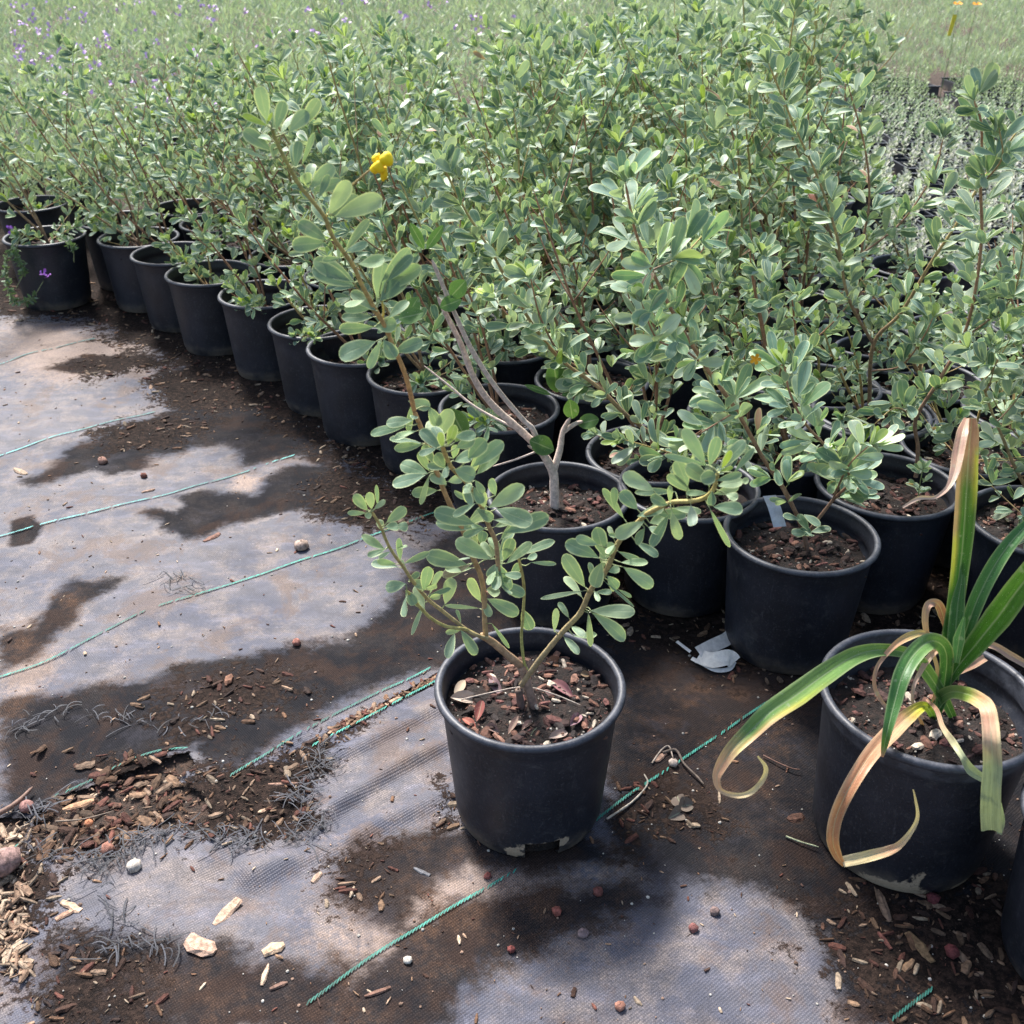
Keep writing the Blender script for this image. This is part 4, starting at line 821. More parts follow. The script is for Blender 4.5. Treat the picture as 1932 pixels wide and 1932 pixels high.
for lst, zf, sc_ in ((LA, zb_, .3083), (LB, za, .257), (LC, zc, .2569)):
    for L in lst:
        kind = L[5] if len(L) > 5 else 0
        b0 = zf(L[:2]); t0 = zf(L[2:4]); wpx = L[4] * sc_
        d = np.hypot(allS[:, 0] - b0[0], allS[:, 1] - b0[1]); i = int(np.argmin(d)); Y = allS[i, 2] + rnd(-.012, .012)
        a = np.array(pt(b0[0], b0[1], Y)); dy = rnd(-.012, .012); b_ = np.array(pt(t0[0], t0[1], Y + dy)); LL = np.linalg.norm(b_ - a)
        view = nrm(np.array([0, 0, H]) - a); n_ = nrm(view + np.array([0, .05, .25]) + rv(.16))
        tn = np.array(rng.choice(HS)) * rnd(.88, 1.15)
        if kind == 1: tn = np.array((.34, .46, .09))
        if kind == 2: tn = np.array((.26, .36, .13))
        if kind == 3: tn = np.array((.24, .20, .16))
        cu = rnd(-.15, .35); cv_ = cu
        bag.put(a, b_ - a + n_ * LL * cv_ * .5, n_, LL * 1.03, wpx * depth(a) / F * 1.02, cu, rnd(.0, .2), tn)
        if d[i] < 45 and d[i] > 1: tube(ms, smoothpath([allP[i], (allP[i] * .5 + a * .5) + rv(.0012), a], 3), .0009, .0007, (.30, .32, .14), (.34, .40, .2), 4)
for k in range(84):
    si = rng.choice([2, 3, 3, 4, 4, 5, 6, 8, 8]); P_, q_ = STEMS[si]; i = rng.randrange(len(P_) // 6, len(P_)); T_ = nrm(P_[min(i + 1, len(P_) - 1)] - P_[i - 1]); o_ = nrm(rv(1)); o_ = nrm(o_ - T_ * (o_ @ T_) + T_ * .4)
    a = P_[i] + o_ * .008; tube(ms, np.array([P_[i], (P_[i] + a) / 2, a]), .0007, .0006, (.35, .38, .18), seg=4)
    L_ = rnd(.018, .040); bag.put(a, o_, nrm(np.array([0, -.6, .6]) + rv(.4)), L_, L_ * rnd(.32, .42), rnd(-.2, .5), rnd(.1, .4), np.array(rng.choice(HS)) * rnd(.85, 1.15))
bag.out(ml)
off = (hx, hy, .004)
ms.obj('stems', M['bark'], hero, off=off); ml.obj('foliage', M['leaf'], hero, off=off)
# yellow flower cluster: rounded cupped petals
mb = MB(); c = np.array(pt(718, 312, 1.085))
def petal(mb, cpx, rpx, Y, tone, nrm_, sq=(1, 1)):
    c = np.array(pt(cpx[0], cpx[1], Y)); r = rpx * depth(c) / F; n_ = nrm(nrm_); a = nrm(np.cross(n_, [0, 0, 1.])); b_ = np.cross(n_, a)
    V = []; nn, sg = 7, 14
    for i in range(nn):
        ph = (i + .05) / (nn - 1) * 1.9
        for j in range(sg):
            th = j / sg * 6.283; k = r * (1 + (.10 * math.sin(th * 3 + 1) + .05 * math.sin(th * 7)) * math.sin(ph)) * (1 if i < 5 else rnd(.85, 1.1))
            V.append(c + n_ * k * math.cos(ph) * .8 + (a * math.cos(th) * sq[0] + b_ * math.sin(th) * sq[1]) * k * math.sin(ph))
    mb.add(V, grid_faces(nn, sg, True), None, tone)
YEL = (1.0, .72, .010)
petal(mb, (729, 301), 14, 1.080, YEL, (.2, -.8, .3)); petal(mb, (711, 300), 10, 1.088, YEL, (-.4, -.7, .4)); petal(mb, (715, 315), 12, 1.078, (.95, .66, .012), (-.2, -.9, .1)); petal(mb, (706, 319), 9, 1.086, YEL, (-.6, -.7, 0))
petal(mb, (725, 327), 10, 1.082, (.95, .64, .012), (.3, -.8, -.2), (.7, 1.3)); petal(mb, (722, 334), 7, 1.083, YEL, (.1, -.8, -.4), (.6, 1.4)); petal(mb, (719, 307), 9, 1.092, (.7, .34, .01), (0, -1, 0))
mb.obj('flower', M['flower'], hero, off=off)
# fallen leaves on the hero soil
DL = [(880, 1318, 60, 26, -5, (.55, .45, .38)), (868, 1300, 34, 20, 60, (.5, .40, .30)), (935, 1293, 38, 20, -60, (.30, .20, .21)), (1060, 1300, 50, 22, -35, (.33, .16, .17)), (1035, 1318, 40, 20, -50, (.45, .28, .25)), (885, 1363, 30, 16, -30, (.45, .16, .12)),
      (1000, 1365, 40, 14, 40, (.24, .15, .13)), (1018, 1378, 40, 16, 30, (.36, .36, .22)), (1055, 1385, 42, 18, 20, (.50, .38, .33)), (1085, 1358, 30, 20, 50, (.32, .19, .22)), (1052, 1248, 46, 24, 5, (.26, .13, .08)), (905, 1345, 34, 20, 70, (.26, .09, .08)),
      (970, 1372, 34, 14, 50, (.28, .18, .15)), (1105, 1272, 20, 14, 0, (.3, .2, .12)), (930, 1375, 30, 16, -20, (.32, .22, .2))]
for i, (x, y, L, W_, ang, tn) in enumerate(DL):
    zt = HEROPOT['top'] + .012; a = np.array(un(x - L / 2 * math.cos(R(ang)), y + L / 2 * math.sin(R(ang)), zt)); b_ = np.array(un(x + L / 2 * math.cos(R(ang)), y - L / 2 * math.sin(R(ang)), zt))
    mb = MB(); leaves(mb, a - a, b_ - a, np.array([rnd(-.4, .4), -.4, .8]), np.linalg.norm(b_ - a), W_ * depth(a) / F * .95, rnd(-.9, 1.2), rnd(.4, 1.3), np.array(tn) * .75, 'ell')
    o = mb.obj('fallen_leaf', M['dead']); o.location = tuple(a)
    lb = ['long cream dry leaf at the left of the front pot soil', 'upright pale dry leaf at the left rim of the front pot', 'mauve curled leaf left behind the front trunk', 'large pink mauve leaf right of the front trunk', 'pinkish leaf touching the foot of the front trunk', 'bright red brown leaf at the front left rim inside the front pot',
          'brown rolled leaf before the front trunk', 'pale green dry leaf at the front of the front pot', 'pinkish cream leaf at the front rim inside the front pot', 'mauve oval leaf right of the front trunk foot', 'glossy brown leaf at the back of the front pot soil', 'dark red leaf left of the front trunk', 'brown folded leaf at the front of the soil', 'tiny tan leaf at the right rim inside the front pot', 'dull brown leaf at the front left of the soil'][i]
    tag(o, lb, 'fallen leaf', 'fallen leaves on the soil of the front pot')
mb = MB(); zt = HEROPOT['top'] + .016
tube(mb, smoothpath([un(870, 1320, zt), un(930, 1306, zt + .004), (un(990, 1296, zt + .006)), un(1040, 1308, zt + .003), un(1095, 1330, zt)], 5), .0011, .0009, (.45, .38, .32), seg=5)
o = mb.obj('dry_twig', M['bark'], off=un(870, 1320, zt)); o.location = un(870, 1320, zt); tag(o, 'thin dry twig lying across the soil of the front pot', 'twig')

# ------------------------------------------------------------------ strap leaved plant
sx, sy = un(1755, 1313, .27)[:2]
strap = thing('strap_leaved_plant', (sx, sy, .004), 'potted plant with long strap leaves, drooping ends dried tan and orange', 'potted plant')
add_pot(strap, STRAPPOT, 0)
zd = lambda p: (1370 + p[0] * .2909, 1141.7 + p[1] * .2909); ze = lambda p: (1237 + p[0] * .3597, 1137.7 + p[1] * .3597); zf_ = lambda p: (1687.7 + p[0] * .2568, 794 + p[1] * .2568)
GRN, GR2, YLW, PCH, TAN, CRM, GRY, BRN = (.045, .13, .035), (.10, .20, .06), (.50, .52, .05), (.58, .33, .20), (.40, .19, .10), (.62, .50, .30), (.28, .33, .21), (.30, .17, .12)
def ribbon(name, pts, zf, scl, Ys, cols, lo=None, hi=None, crease=.35):
    """pts (x,y,halfwidth) ; cols colour stops along; lo / hi colours of the two edges"""
    n_ = len(pts); q = [pt(*zf(p), Ys[0] + (Ys[1] - Ys[0]) * (i / (n_ - 1)) if len(Ys) == 2 else np.interp(i / (n_ - 1), np.linspace(0, 1, len(Ys)), Ys)) for i, p in enumerate(pts)]
    P = smoothpath(q, 8); m_ = len(P); hw = np.interp(np.linspace(0, n_ - 1, m_), np.arange(n_), [p[2] * scl for p in pts])
    T = nrm(np.gradient(P, axis=0)); V0 = nrm(np.array([0, 0, H]) - P); S = nrm(np.cross(T, V0)); Nn = np.cross(S, T)
    Nn = np.where((Nn * V0).sum(1, keepdims=True) < 0, -Nn, Nn)
    dp = np.array([depth(a) for a in P]) / F; hw = hw * dp
    us = np.linspace(-1, 1, 9); t = np.linspace(0, 1, m_)
    V = P[:, None] + S[:, None] * (hw[:, None] * us)[..., None] + Nn[:, None] * (hw[:, None] * (crease * np.abs(us) - crease * .5 + .05 * np.sin(us * 9 + t[:, None] * 20)))[..., None]
    ct = np.array([[np.interp(a, np.linspace(0, 1, len(cols)), [c[k] for c in cols]) for k in range(3)] for a in t])
    C_ = np.repeat(ct[:, None], 9, 1)
    for side, cc in ((0, lo), (1, hi)):
        if cc is None: continue
        f_ = np.clip((us if side else -us) * 2.2 - .9, 0, 1)
        for (a0, a1, c_) in cc:
            on = ((t >= a0) & (t <= a1)).astype(float) * np.clip((t - a0) / .08, 0, 1) * np.clip((a1 - t) / .04, 0, 1)
            wgt = (on[:, None] * f_[None])[..., None]; C_ = C_ * (1 - wgt) + np.array(c_) * wgt
    C_ = C_ * (1 + .10 * np.sin(us * 14))[None, :, None]
    uv = np.zeros((m_, 9, 3)); uv[..., 0] = us; uv[..., 1] = .1 + .8 * t[:, None]
    mb = MB(); mb.add(V.reshape(-1, 3), grid_faces(m_, 9), uv.reshape(-1, 3), C_.reshape(-1, 3))
    o = mb.obj('leaf', M['strap'], strap, off=(sx, sy, .004)); return o
by = 1.13
ribbon('a', [(1560, 600, 20), (1500, 480, 30), (1400, 330, 38), (1330, 268, 30), (1190, 245, 32), (1050, 275, 45), (900, 365, 55), (740, 480, 60), (600, 575, 55), (490, 680, 46), (400, 770, 38), (340, 860, 30), (320, 925, 20), (345, 985, 12), (430, 1010, 14), (500, 992, 14), (560, 930, 13), (578, 865, 12), (535, 803, 4)], ze, .3597, (by, by, by - .02, .99, .95, .93, .93, .93), [GRN, GR2, GR2, (.13, .24, .07), (.16, .27, .08), GR2, PCH, PCH, CRM, CRM, CRM], lo=[(.33, .56, YLW), (.38, .56, PCH)], hi=None)
ribbon('b', [(1330, 760, 25), (1390, 640, 30), (1420, 480, 40), (1430, 330, 44), (1390, 250, 50), (1310, 240, 55), (1210, 330, 58), (1140, 460, 55), (1090, 640, 45), (1050, 800, 32), (1025, 920, 20), (1012, 985, 8)], zd, .2909, (by, by, 1.10, 1.05, 1.0, .96, .95), [GRN, GRN, GRN, GRN, GR2, GR2, GRN, GRN, GRN, (.1, .2, .04), TAN])
ribbon('c', [(1340, 760, 15), (1330, 700, 22), (1280, 655, 30), (1180, 720, 48), (1080, 815, 55), (960, 940, 52), (870, 1065, 48), (780, 1220, 45), (712, 1380, 42), (692, 1520, 40), (720, 1620, 30), (765, 1690, 12)], zd, .2909, (by, by - .03, 1.0, .94, .92, .92), [GRN, (.12, .24, .04), YLW, PCH, PCH, TAN, TAN, TAN, (.42, .2, .11), TAN, TAN], hi=[(.3, .8, PCH)])
ribbon('c2', [(755, 1665, 34), (850, 1645, 36), (960, 1618, 35), (1060, 1590, 30), (1130, 1550, 22), (1205, 1460, 15), (1242, 1370, 11), (1230, 1270, 8), (1213, 1195, 4)], zd, .2909, (.92, .92), [CRM, (.62, .5, .26), PCH, CRM, CRM, CRM])
ribbon('d', [(1330, 800, 20), (1345, 680, 32), (1390, 600, 40), (1470, 562, 42), (1570, 580, 48), (1640, 615, 50), (1690, 660, 50), (1712, 760, 52), (1722, 900, 55), (1728, 1050, 58), (1718, 1200, 60), (1716, 1350, 62), (1720, 1465, 60)], zd, .2909, (by, by, 1.05, .97, .93, .92, .92), [GRN, (.07, .16, .05), (.09, .18, .06), (.09, .18, .06), (.2, .28, .06), (.60, .38, .22), (.60, .36, .24), (.55, .32, .22), (.5, .36, .24), GRY, GRY, GRY, GRY], lo=[(.5, .75, CRM)])
ribbon('d2', [(1770, 1485, 16), (1790, 1400, 18), (1780, 1280, 6)], zd, .2909, (.925, .93), [GRY, (.4, .48, .3)])
ribbon('e', [(380, 1880, 45), (400, 1650, 60), (440, 1400, 58), (480, 1100, 62), (510, 800, 72), (530, 500, 74), (545, 250, 66), (560, 80, 58), (570, -20, 30)], zf_, .2568, (by + .01, by + .05), [GRN, (.04, .13, .03), GRN, (.05, .15, .03), (.06, .16, .03), (.09, .17, .04), (.40, .24, .16), (.45, .25, .17), (.42, .20, .12)], lo=[(.35, .9, PCH), (.3, .5, YLW)], hi=[(.6, 1, PCH), (.55, .8, YLW)])
ribbon('f', [(430, 1900, 40), (445, 1600, 55), (465, 1350, 50), (495, 1150, 22), (500, 1000, 10)], zf_, .2568, (by, by + .03), [(.05, .14, .04), (.06, .16, .05), (.06, .16, .05), (.10, .2, .06)])
ribbon('g', [(530, -20, 18), (500, 80, 40), (465, 250, 42), (440, 380, 34), (390, 490, 18), (300, 560, 12), (180, 568, 16), (60, 635, 8)], zf_, .2568, (by + .05, 1.12, 1.08, 1.05), [(.40, .22, .15), (.36, .22, .16), (.42, .26, .2), (.48, .32, .26), (.5, .36, .28), (.48, .34, .28)])
ribbon('h', [(440, 1850, 40), (520, 1560, 50), (610, 1310, 58), (720, 1090, 58), (840, 910, 52), (960, 780, 45), (1100, 660, 30)], zf_, .2568, (by, 1.2), [GRN, (.05, .14, .045), (.06, .16, .05), (.05, .14, .045), (.05, .15, .05)])
ribbon('i', [(390, 1930, 25), (470, 1800, 50), (600, 1640, 75), (760, 1440, 95), (900, 1250, 92), (1030, 1080, 85), (1180, 880, 60), (1300, 700, 20)], zf_, .2568, (by, 1.06), [GRN, (.05, .15, .02), (.06, .17, .02), (.07, .18, .03), (.07, .17, .03), (.06, .15, .03)])
ribbon('j', [(450, 1780, 25), (475, 1600, 42), (512, 1440, 8)], zf_, .2568, (1.11, 1.11), [(.07, .18, .07), (.08, .2, .08), (.08, .2, .08)])
ribbon('k', [(1345, 640, 10), (1370, 420, 12), (1315, 250, 14), (1290, 100, 20), (1310, 0, 24), (1370, -10, 28), (1405, 60, 30), (1420, 140, 12)], zd, .2909, (by, 1.17), [BRN, (.4, .26, .2), (.45, .28, .2), (.42, .25, .18), (.25, .12, .09), (.2, .1, .08)])
ribbon('l', [(1320, 185, 8), (1260, 180, 22), (1180, 205, 26), (1100, 255, 20), (1020, 340, 14), (972, 420, 12), (962, 520, 12), (1000, 610, 13), (1060, 680, 12), (1150, 740, 10)], zd, .2909, (1.14, 1.08), [PCH, (.45, .36, .16), PCH, (.42, .26, .2), (.38, .22, .18), (.4, .26, .22), (.38, .24, .2)])
ribbon('m', [(1370, 290, 16), (1310, 350, 20), (1245, 460, 14), (1215, 540, 10), (1215, 650, 10), (1280, 740, 10)], zd, .2909, (1.14, 1.1), [PCH, (.5, .35, .27), (.42, .3, .26), (.38, .27, .24)])
ribbon('n', [(1300, 610, 8), (1365, 680, 14), (1405, 790, 16), (1470, 885, 22), (1535, 985, 20), (1590, 1070, 34), (1680, 1130, 26), (1740, 1160, 8)], zd, .2909, (1.12, .95, .93), [BRN, BRN, (.36, .3, .2), (.34, .36, .22), GRY, GRY, GRY])
ribbon('o', [(1420, 480, 10), (1600, 390, 22), (1680, 340, 24)], zd, .2909, (1.15, 1.18), [BRN, (.38, .22, .15), (.42, .26, .18)])
ribbon('p', [(1500, 300, 8), (1700, 255, 22), (1850, 330, 26), (2000, 420, 22), (2150, 520, 8)], zd, .2909, (1.2, 1.15), [(.3, .18, .12), (.45, .28, .22), (.36, .24, .2), (.3, .2, .16)])
ribbon('q', [(1310, 890, 30), (1320, 780, 34), (1340, 690, 26), (1370, 600, 8)], zd, .2909, (by - .01, by), [(.2, .24, .10), (.12, .22, .06), GRN])
ribbon('r', [(1290, 880, 20), (1270, 770, 12), (1230, 690, 6)], zd, .2909, (by - .015, by - .02), [BRN, BRN])

# ------------------------------------------------------------------ loose things on the ground
mb = MB(); base = un(1340, 1235, 0)
def strip(pts, hw, tone, lift=0):
    P = smoothpath([un(x, y, z_) for x, y, z_ in pts], 6); T = nrm(np.gradient(P, axis=0)); S = nrm(np.cross(T, [0, -.6, .8])) * hw
    V = np.stack([P - S, P + S * .1 + np.array([0, 0, .001]), P + S], 1); mb.add(V.reshape(-1, 3), grid_faces(len(P), 3), None, tone)
WH = (.74, .70, .66)
strip([(1386, 1190, .02), (1372, 1205, .02), (1345, 1218, .02), (1318, 1232, .02)], .013, WH); strip([(1318, 1238, .012), (1345, 1245, .022), (1375, 1240, .024), (1386, 1250, .016)], .015, (.80, .76, .70))
strip([(1386, 1248, .012), (1376, 1262, .006), (1350, 1264, .008), (1325, 1252, .01), (1305, 1242, .008)], .004, WH); strip([(1277, 1210, .01), (1290, 1220, .012), (1303, 1230, .01)], .003, WH); strip([(1388, 1120, .03), (1390, 1150, .03), (1384, 1185, .015)], .007, (.42, .43, .36))
o = mb.obj('plastic_ribbon', M['cloth'], off=base); o.location = base; tag(o, 'crumpled white plastic ribbon on the damp soil left of the tagged shrub pot', 'ribbon')
tw = [([(1145, 1545), (1190, 1515), (1215, 1490), (1222, 1475), (1215, 1460)], .0016, (.45, .40, .33), 'pale hooked twig lying along the right green thread'), ([(1250, 1420), (1275, 1415), (1290, 1440), (1315, 1465), (1328, 1480)], .0022, (.13, .10, .08), 'dark twisted root on the cloth left of the drooping strap leaf'),
      ([(1230, 1440), (1248, 1415), (1262, 1408), (1270, 1430)], .0014, (.4, .33, .27), 'pale looped dry root by the whitish pebble'), ([(1483, 1578), (1510, 1588), (1545, 1598)], .0013, (.40, .42, .26), 'thin yellow green stalk left of the strap plant pot'),
      ([(1440, 1425), (1470, 1440), (1495, 1450), (1510, 1452)], .0013, (.15, .08, .06), 'thin red brown root between the curled leaf and the pot'), ([(-20, 1545), (30, 1515), (62, 1485)], .004, (.20, .12, .09), 'thick brown stick at the left picture edge'),
      ([(105, 1550), (160, 1545), (215, 1530)], .0015, (.20, .15, .11), 'thin grey brown twig lying in the tear')]
for pts_, r0, tn, lb in tw:
    mb = MB(); P = smoothpath([un(a, b_, .008 + r0) for a, b_ in pts_], 5); tube(mb, P, r0, r0 * .7, tn, seg=6, knob=.3); o = mb.obj('twig', M['bark'], off=P[0]); o.location = tuple(P[0]); tag(o, lb, 'twig')
mb = MB(); q = un(1290, 1530, .008)
for k in range(3): leaves(mb, np.array([rnd(-.01, .01), rnd(-.01, .01), 0]), np.array([math.cos(k * 2), math.sin(k * 2), .4]), np.array([rnd(-.5, .5), -.4, .8]), .028, .024, .9, .9, (.15, .12, .10), 'ell')
o = mb.obj('dead_leaf', M['dead']); o.location = q; tag(o, 'crumpled grey brown dead leaf on the cloth right of the front pot', 'dead leaf')

# trailing verbena on the far left pot
vr = thing('trailing_verbena', (-1.80, 3.50, .22), 'wispy verbena runner with a purple flower hanging over the far left pot', 'verbena')
ms, ml = MB(), MB(); bag = Bag()
for path in [[(50, 440, 3.5), (15, 480, 3.46), (12, 530, 3.45), (30, 570, 3.45), (60, 563, 3.45), (82, 530, 3.45)], [(100, 440, 3.5), (135, 465, 3.46), (140, 495, 3.46)], [(40, 440, 3.5), (30, 480, 3.48), (45, 510, 3.47), (30, 545, 3.46)]]:
    P = smoothpath([pt(*q) for q in path], 8); tube(ms, P, .0022, .0015, (.25, .28, .14), seg=4)
    for p in P[6:-6]:
        for k in range(5): d = nrm(rv(1)); bag.put(p, d, rv(1), .022, .008, .3, .2, (.12, .2, .08))
bag.out(ml, 'ell'); offv = (-1.80, 3.50, .22); ms.obj('runner', M['bark'], vr, off=offv); ml.obj('foliage', M['farleaf'], vr, off=offv)
mb = MB(); bag = Bag()
for px, py in ((84, 515), (88, 520), (18, 433)):
    c = np.array(pt(px, py, 3.44))
    for k in range(7): bag.put(c + rv(.004), rv(1), rv(1), .013, .009, .3, .2, (.45, .16, .62))
bag.out(mb); mb.obj('flower', M['flower'], vr, off=offv)

# ------------------------------------------------------------------ background planting
def mass(name, n_, area, hfun, size, tones, label, cat, seedv, asp=.28, up=.5, mat='farleaf', shape='ell'):
    rs = np.random.RandomState(seedv)
    x, y = area(rs, n_); h = hfun(x, y, rs)
    b = np.stack([x, y, h], 1); d = rs.normal(0, 1, (n_, 3)); d[:, 2] = np.abs(d[:, 2]) + up; nn = rs.normal(0, 1, (n_, 3)); nn[:, 1] -= .5; nn[:, 2] += .6
    cl = bumps(x, y); tn = np.array(tones)[rs.randint(0, len(tones), n_)] * rs.uniform(.6, 1.25, (n_, 1))
    L = size * (.6 + .10 * y) * rs.uniform(.5, 1.6, n_) * (.6 + .8 * cl)
    d = nrm(d); nn = nrm(nn - d * (nn * d).sum(1, keepdims=True)); s = np.cross(d, nn)
    W_ = (L * asp / 2)[:, None]
    tt = [0, .5, 1]; V = np.stack([b - s * W_ * .3, b + s * W_ * .3, b + d * L[:, None] * .5 - s * W_, b + d * L[:, None] * .5 + s * W_, b + d * L[:, None] - s * W_ * .15 - nn * L[:, None] * .12, b + d * L[:, None] + s * W_ * .15 - nn * L[:, None] * .12], 1)
    f = np.array([[0, 1, 3, 2], [2, 3, 5, 4]]); Fc = (f[None] + (np.arange(n_) * 6)[:, None, None]).reshape(-1, 4)
    uv = np.zeros((n_, 6, 3)); uv[:, :, 1] = .5
    mb = MB(); mb.add(V.reshape(-1, 3), Fc, uv.reshape(-1, 3), np.repeat(tn, 6, 0))
    o = mb.obj(name, M[mat]); tag(o, label, cat, None, 'stuff'); return o
def bumps(x, y):
    a = .5 + .5 * np.sin(x * 3.1 + 1.3 * np.sin(y * 1.7)) * np.sin(y * 2.3 + x * .7); b_ = .5 + .5 * np.sin(x * 9.3 + 2 * np.sin(y * 4.1)) * np.sin(y * 7.7 + 1.5 * np.sin(x * 5.3))
    return a * .5 + b_ * .5
def areaL(rs, n_):
    y = 4.2 + 12 * rs.rand(n_) ** 1.4; xl = -.62 * y - 1; xr = .24 * y; return xl + (xr - xl) * rs.rand(n_), y
def hL(x, y, rs): return (.10 + .46 * bumps(x, y) + .015 * (y - 4)) * (1 - rs.rand(len(x)) ** 2.0 * .6)
MEADOW = [(.30, .40, .26), (.37, .46, .31), (.23, .32, .20), (.42, .49, .35), (.36, .38, .28)]
mv = mass('verbena_bed', 130000, areaL, hL, .034, MEADOW, 'feathery pale green verbena plants massed behind the shrubs', 'plant bed', 3, asp=.2, up=.9)
mb = MB(); bag = Bag(); rs = np.random.RandomState(5)
for k in range(105):
    if k < 80: px, py = rnd(-20, 420), abs(rng.gauss(95, 75))
    else: px, py = rnd(400, 1000), rnd(0, 90)
    yy = 4.6 + (max(0, 260 - py) / 260) ** 2 * 6 + rnd(-.2, .4); c = np.array(pt(px, py, yy))
    if c[2] < .15: continue
    s = .008 + .0019 * yy
    for q in range(4): bag.put(c + rv(s * .5), rv(1), np.array([0, -1, .6]) + rv(.4), s * 1.2, s * .9, .3, .2, np.array((.72, .46, .80)) * rnd(.7, 1.15))
bag.out(mb); mb.obj('verbena_flowers', M['flower'], mv)['kind'] = 'stuff'
def areaG(rs, n_):
    y = 9.6 + 8 * rs.rand(n_) ** 1.3; xl = .10 * y; xr = .62 * y + 1; return xl + (xr - xl) * rs.rand(n_), y
mass('grassy_bed', 60000, areaG, lambda x, y, rs: (.0 + .34 * bumps(x * 1.5, y) + .012 * (y - 9)) * (1 - rs.rand(len(x)) * .6), .034, [(.32, .41, .27), (.38, .46, .32), (.25, .33, .21), (.44, .49, .37)], 'grassy pale green plants in the far right beds', 'plant bed', 4, asp=.10, up=1.4)
# trays of silvery seedlings
TR = [(x_ * 1.0, y_) for y_, xs_ in ((4.0, (1.5, 2.1)), (4.62, (1.45, 2.08, 2.7)), (5.25, (1.7, 2.35, 2.98)), (5.9, (1.75, 2.4, 3.05)), (6.6, (1.95, 2.6, 3.25, 3.9)), (7.35, (2.0, 2.7, 3.35, 4.05)), (8.15, (2.1, 2.8, 3.6, 4.3)), (9.0, (2.3, 3.1, 3.9, 4.6))) for x_ in xs_]
def tray_mesh():
    mb = MB(); w_, d_, h_ = .29, .26, .07
    def box(x0, x1, y0, y1, z0, z1):
        V = [(x, y, z_) for z_ in (z0, z1) for y in (y0, y1) for x in (x0, x1)]; mb.add(V, [[0, 1, 3, 2], [4, 6, 7, 5], [0, 4, 5, 1], [2, 3, 7, 6], [0, 2, 6, 4], [1, 5, 7, 3]], None, (0, 0, 0))
    for s in (-1, 1):
        box(-w_, w_, s * d_ - .005, s * d_ + .005, 0, h_); box(s * w_ - .005, s * w_ + .005, -d_ + .006, d_ - .006, 0, h_ - .001); box(-w_ - .012, w_ + .012, s * d_ - .012, s * d_ + .012, h_ + .001, h_ + .007)
    for k in range(1, 5): box(-w_ + .006, w_ - .006, -d_ + k * .104 - .004, -d_ + k * .104 + .004, .03, h_ - .004)
    for k in range(1, 5): box(-w_ + k * .116 - .004, -w_ + k * .116 + .004, -d_ + .006, d_ - .006, .031, h_ - .006)
    mb.add([(-w_, -d_, .045), (w_, -d_, .045), (w_, d_, .045), (-w_, d_, .045)], [[0, 1, 2, 3]], None, (0, 0, 0))
    return mb.mesh('tray', M['pot'], smooth=False)
TM = tray_mesh()
def seed_mesh(tones, hh, asp, dens=10):
    mb = MB(); bag = Bag()
    for i in range(6):
        for j in range(5):
            if rng.random() < .06: continue
            c = np.array([-.24 + i * .096 + rnd(-.02, .02), -.2 + j * .1 + rnd(-.02, .02), .05])
            for st_ in range(3):
                b_ = c + np.array([rnd(-.03, .03), rnd(-.03, .03), 0]); H_ = rnd(.4, 1) * hh
                for q in range(dens):
                    a = q * 2.4; t_ = q / dens; bag.put(b_ + np.array([0, 0, H_ * t_]), np.array([math.cos(a), math.sin(a), .5 + t_]), np.array([-math.cos(a) * .5, -math.sin(a) * .5 - .2, 1]), rnd(.022, .036), rnd(.022, .036) * asp, .3, .2, np.array(rng.choice(tones)) * rnd(.7, 1.2))
    bag.out(mb, 'ell'); return mb.mesh('seedlings', M['farleaf'])
SM = [seed_mesh([(.34, .36, .32), (.42, .42, .38), (.28, .32, .24)], .12, .4, 12), seed_mesh([(.20, .28, .17), (.26, .34, .20), (.36, .38, .32)], .16, .3, 12), seed_mesh([(.18, .26, .12), (.24, .31, .16)], .2, .25, 12)]
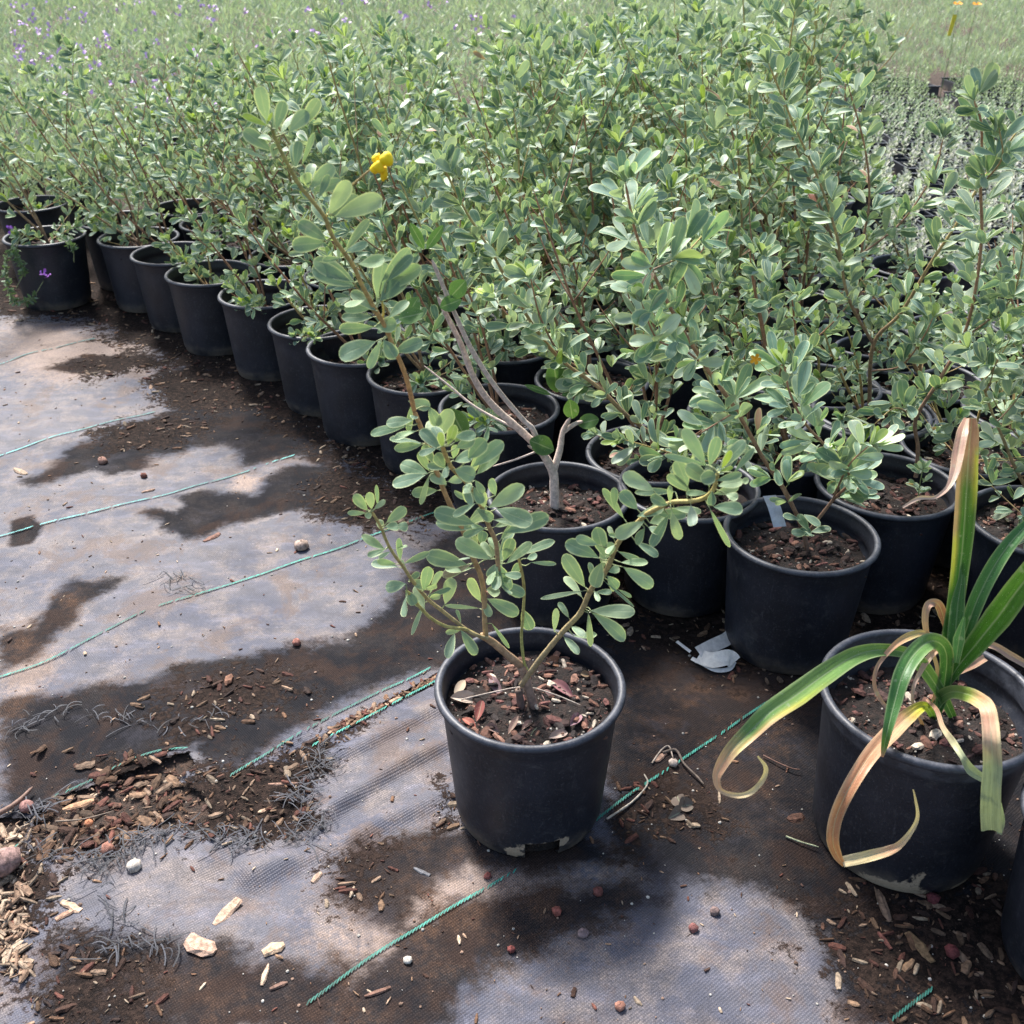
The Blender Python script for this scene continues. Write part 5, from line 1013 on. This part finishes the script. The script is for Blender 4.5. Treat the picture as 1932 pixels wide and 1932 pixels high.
TLAB = ['black tray of silvery seedlings, leftmost of the nearest tray row', 'black tray of silvery seedlings, second in the nearest full row']
for i, (x, y) in enumerate(TR):
    row = sorted(set(b for a, b in TR)).index(y); idx = sorted(a for a, b in TR if b == y).index(x)
    t_ = thing('seedling_tray', (x, y, .0), f'black tray of {"silvery" if y < 6.2 else "pale green"} seedlings, {ORD[idx]} from the left in the {ORD[row]} tray row', 'seedling tray', 'seedling trays in the right beds')
    t_.rotation_euler.z = rnd(-.12, .12); link('tray', TM, t_); s_ = link('seedlings', SM[0 if y < 6.2 else (1 if y < 8 else 2)], t_); s_['kind'] = 'stuff'
# orange flowers and yellow tag far right
for k, (px, py) in enumerate(((1807, 8), (1843, 9))):
    c = np.array(pt(px, py, 8.2)); f_ = thing('orange_flower', tuple(c), ['left of the two orange daisies in the far right bed', 'right of the two orange daisies in the far right bed'][k], 'flower', 'orange flowers in the far right bed')
    mb = MB(); bag = Bag()
    for q in range(10): a = q * .628; bag.put(np.zeros(3), np.array([math.cos(a), math.sin(a) * .6 - .3, .25]), np.array([0, -.6, 1]), .035, .016, .2, .2, (.85, .36, .02))
    bag.out(mb); mb.obj('petals', M['flower'], f_); mb = MB(); tube(mb, grow((0, 0, -c[2] + .05), (0, 0, 1), c[2] - .06, (0, 0, 0), 6), .003, .002, (.15, .25, .08), seg=4); mb.obj('stalk', M['bark'], f_)
c = np.array(pt(1797, 40, 7.6)); mb = MB(); mb.add([(-.02, 0, -.12), (.01, 0, -.12), (.03, .0, .05), (-.005, 0, .055), (-.02, .003, -.12), (.01, .003, -.12), (.03, .003, .05), (-.005, .003, .055)], [[0, 1, 2, 3], [7, 6, 5, 4], [0, 4, 5, 1], [1, 5, 6, 2], [2, 6, 7, 3], [3, 7, 4, 0]], None, (.75, .62, .05))
o = mb.obj('plant_tag', M['cloth'], smooth=False); o.location = tuple(c); o.scale = (.8, .8, .75); tag(o, 'yellow plant label standing in the far right bed below the orange flowers', 'plant tag')
print('objects', len(bpy.data.objects))
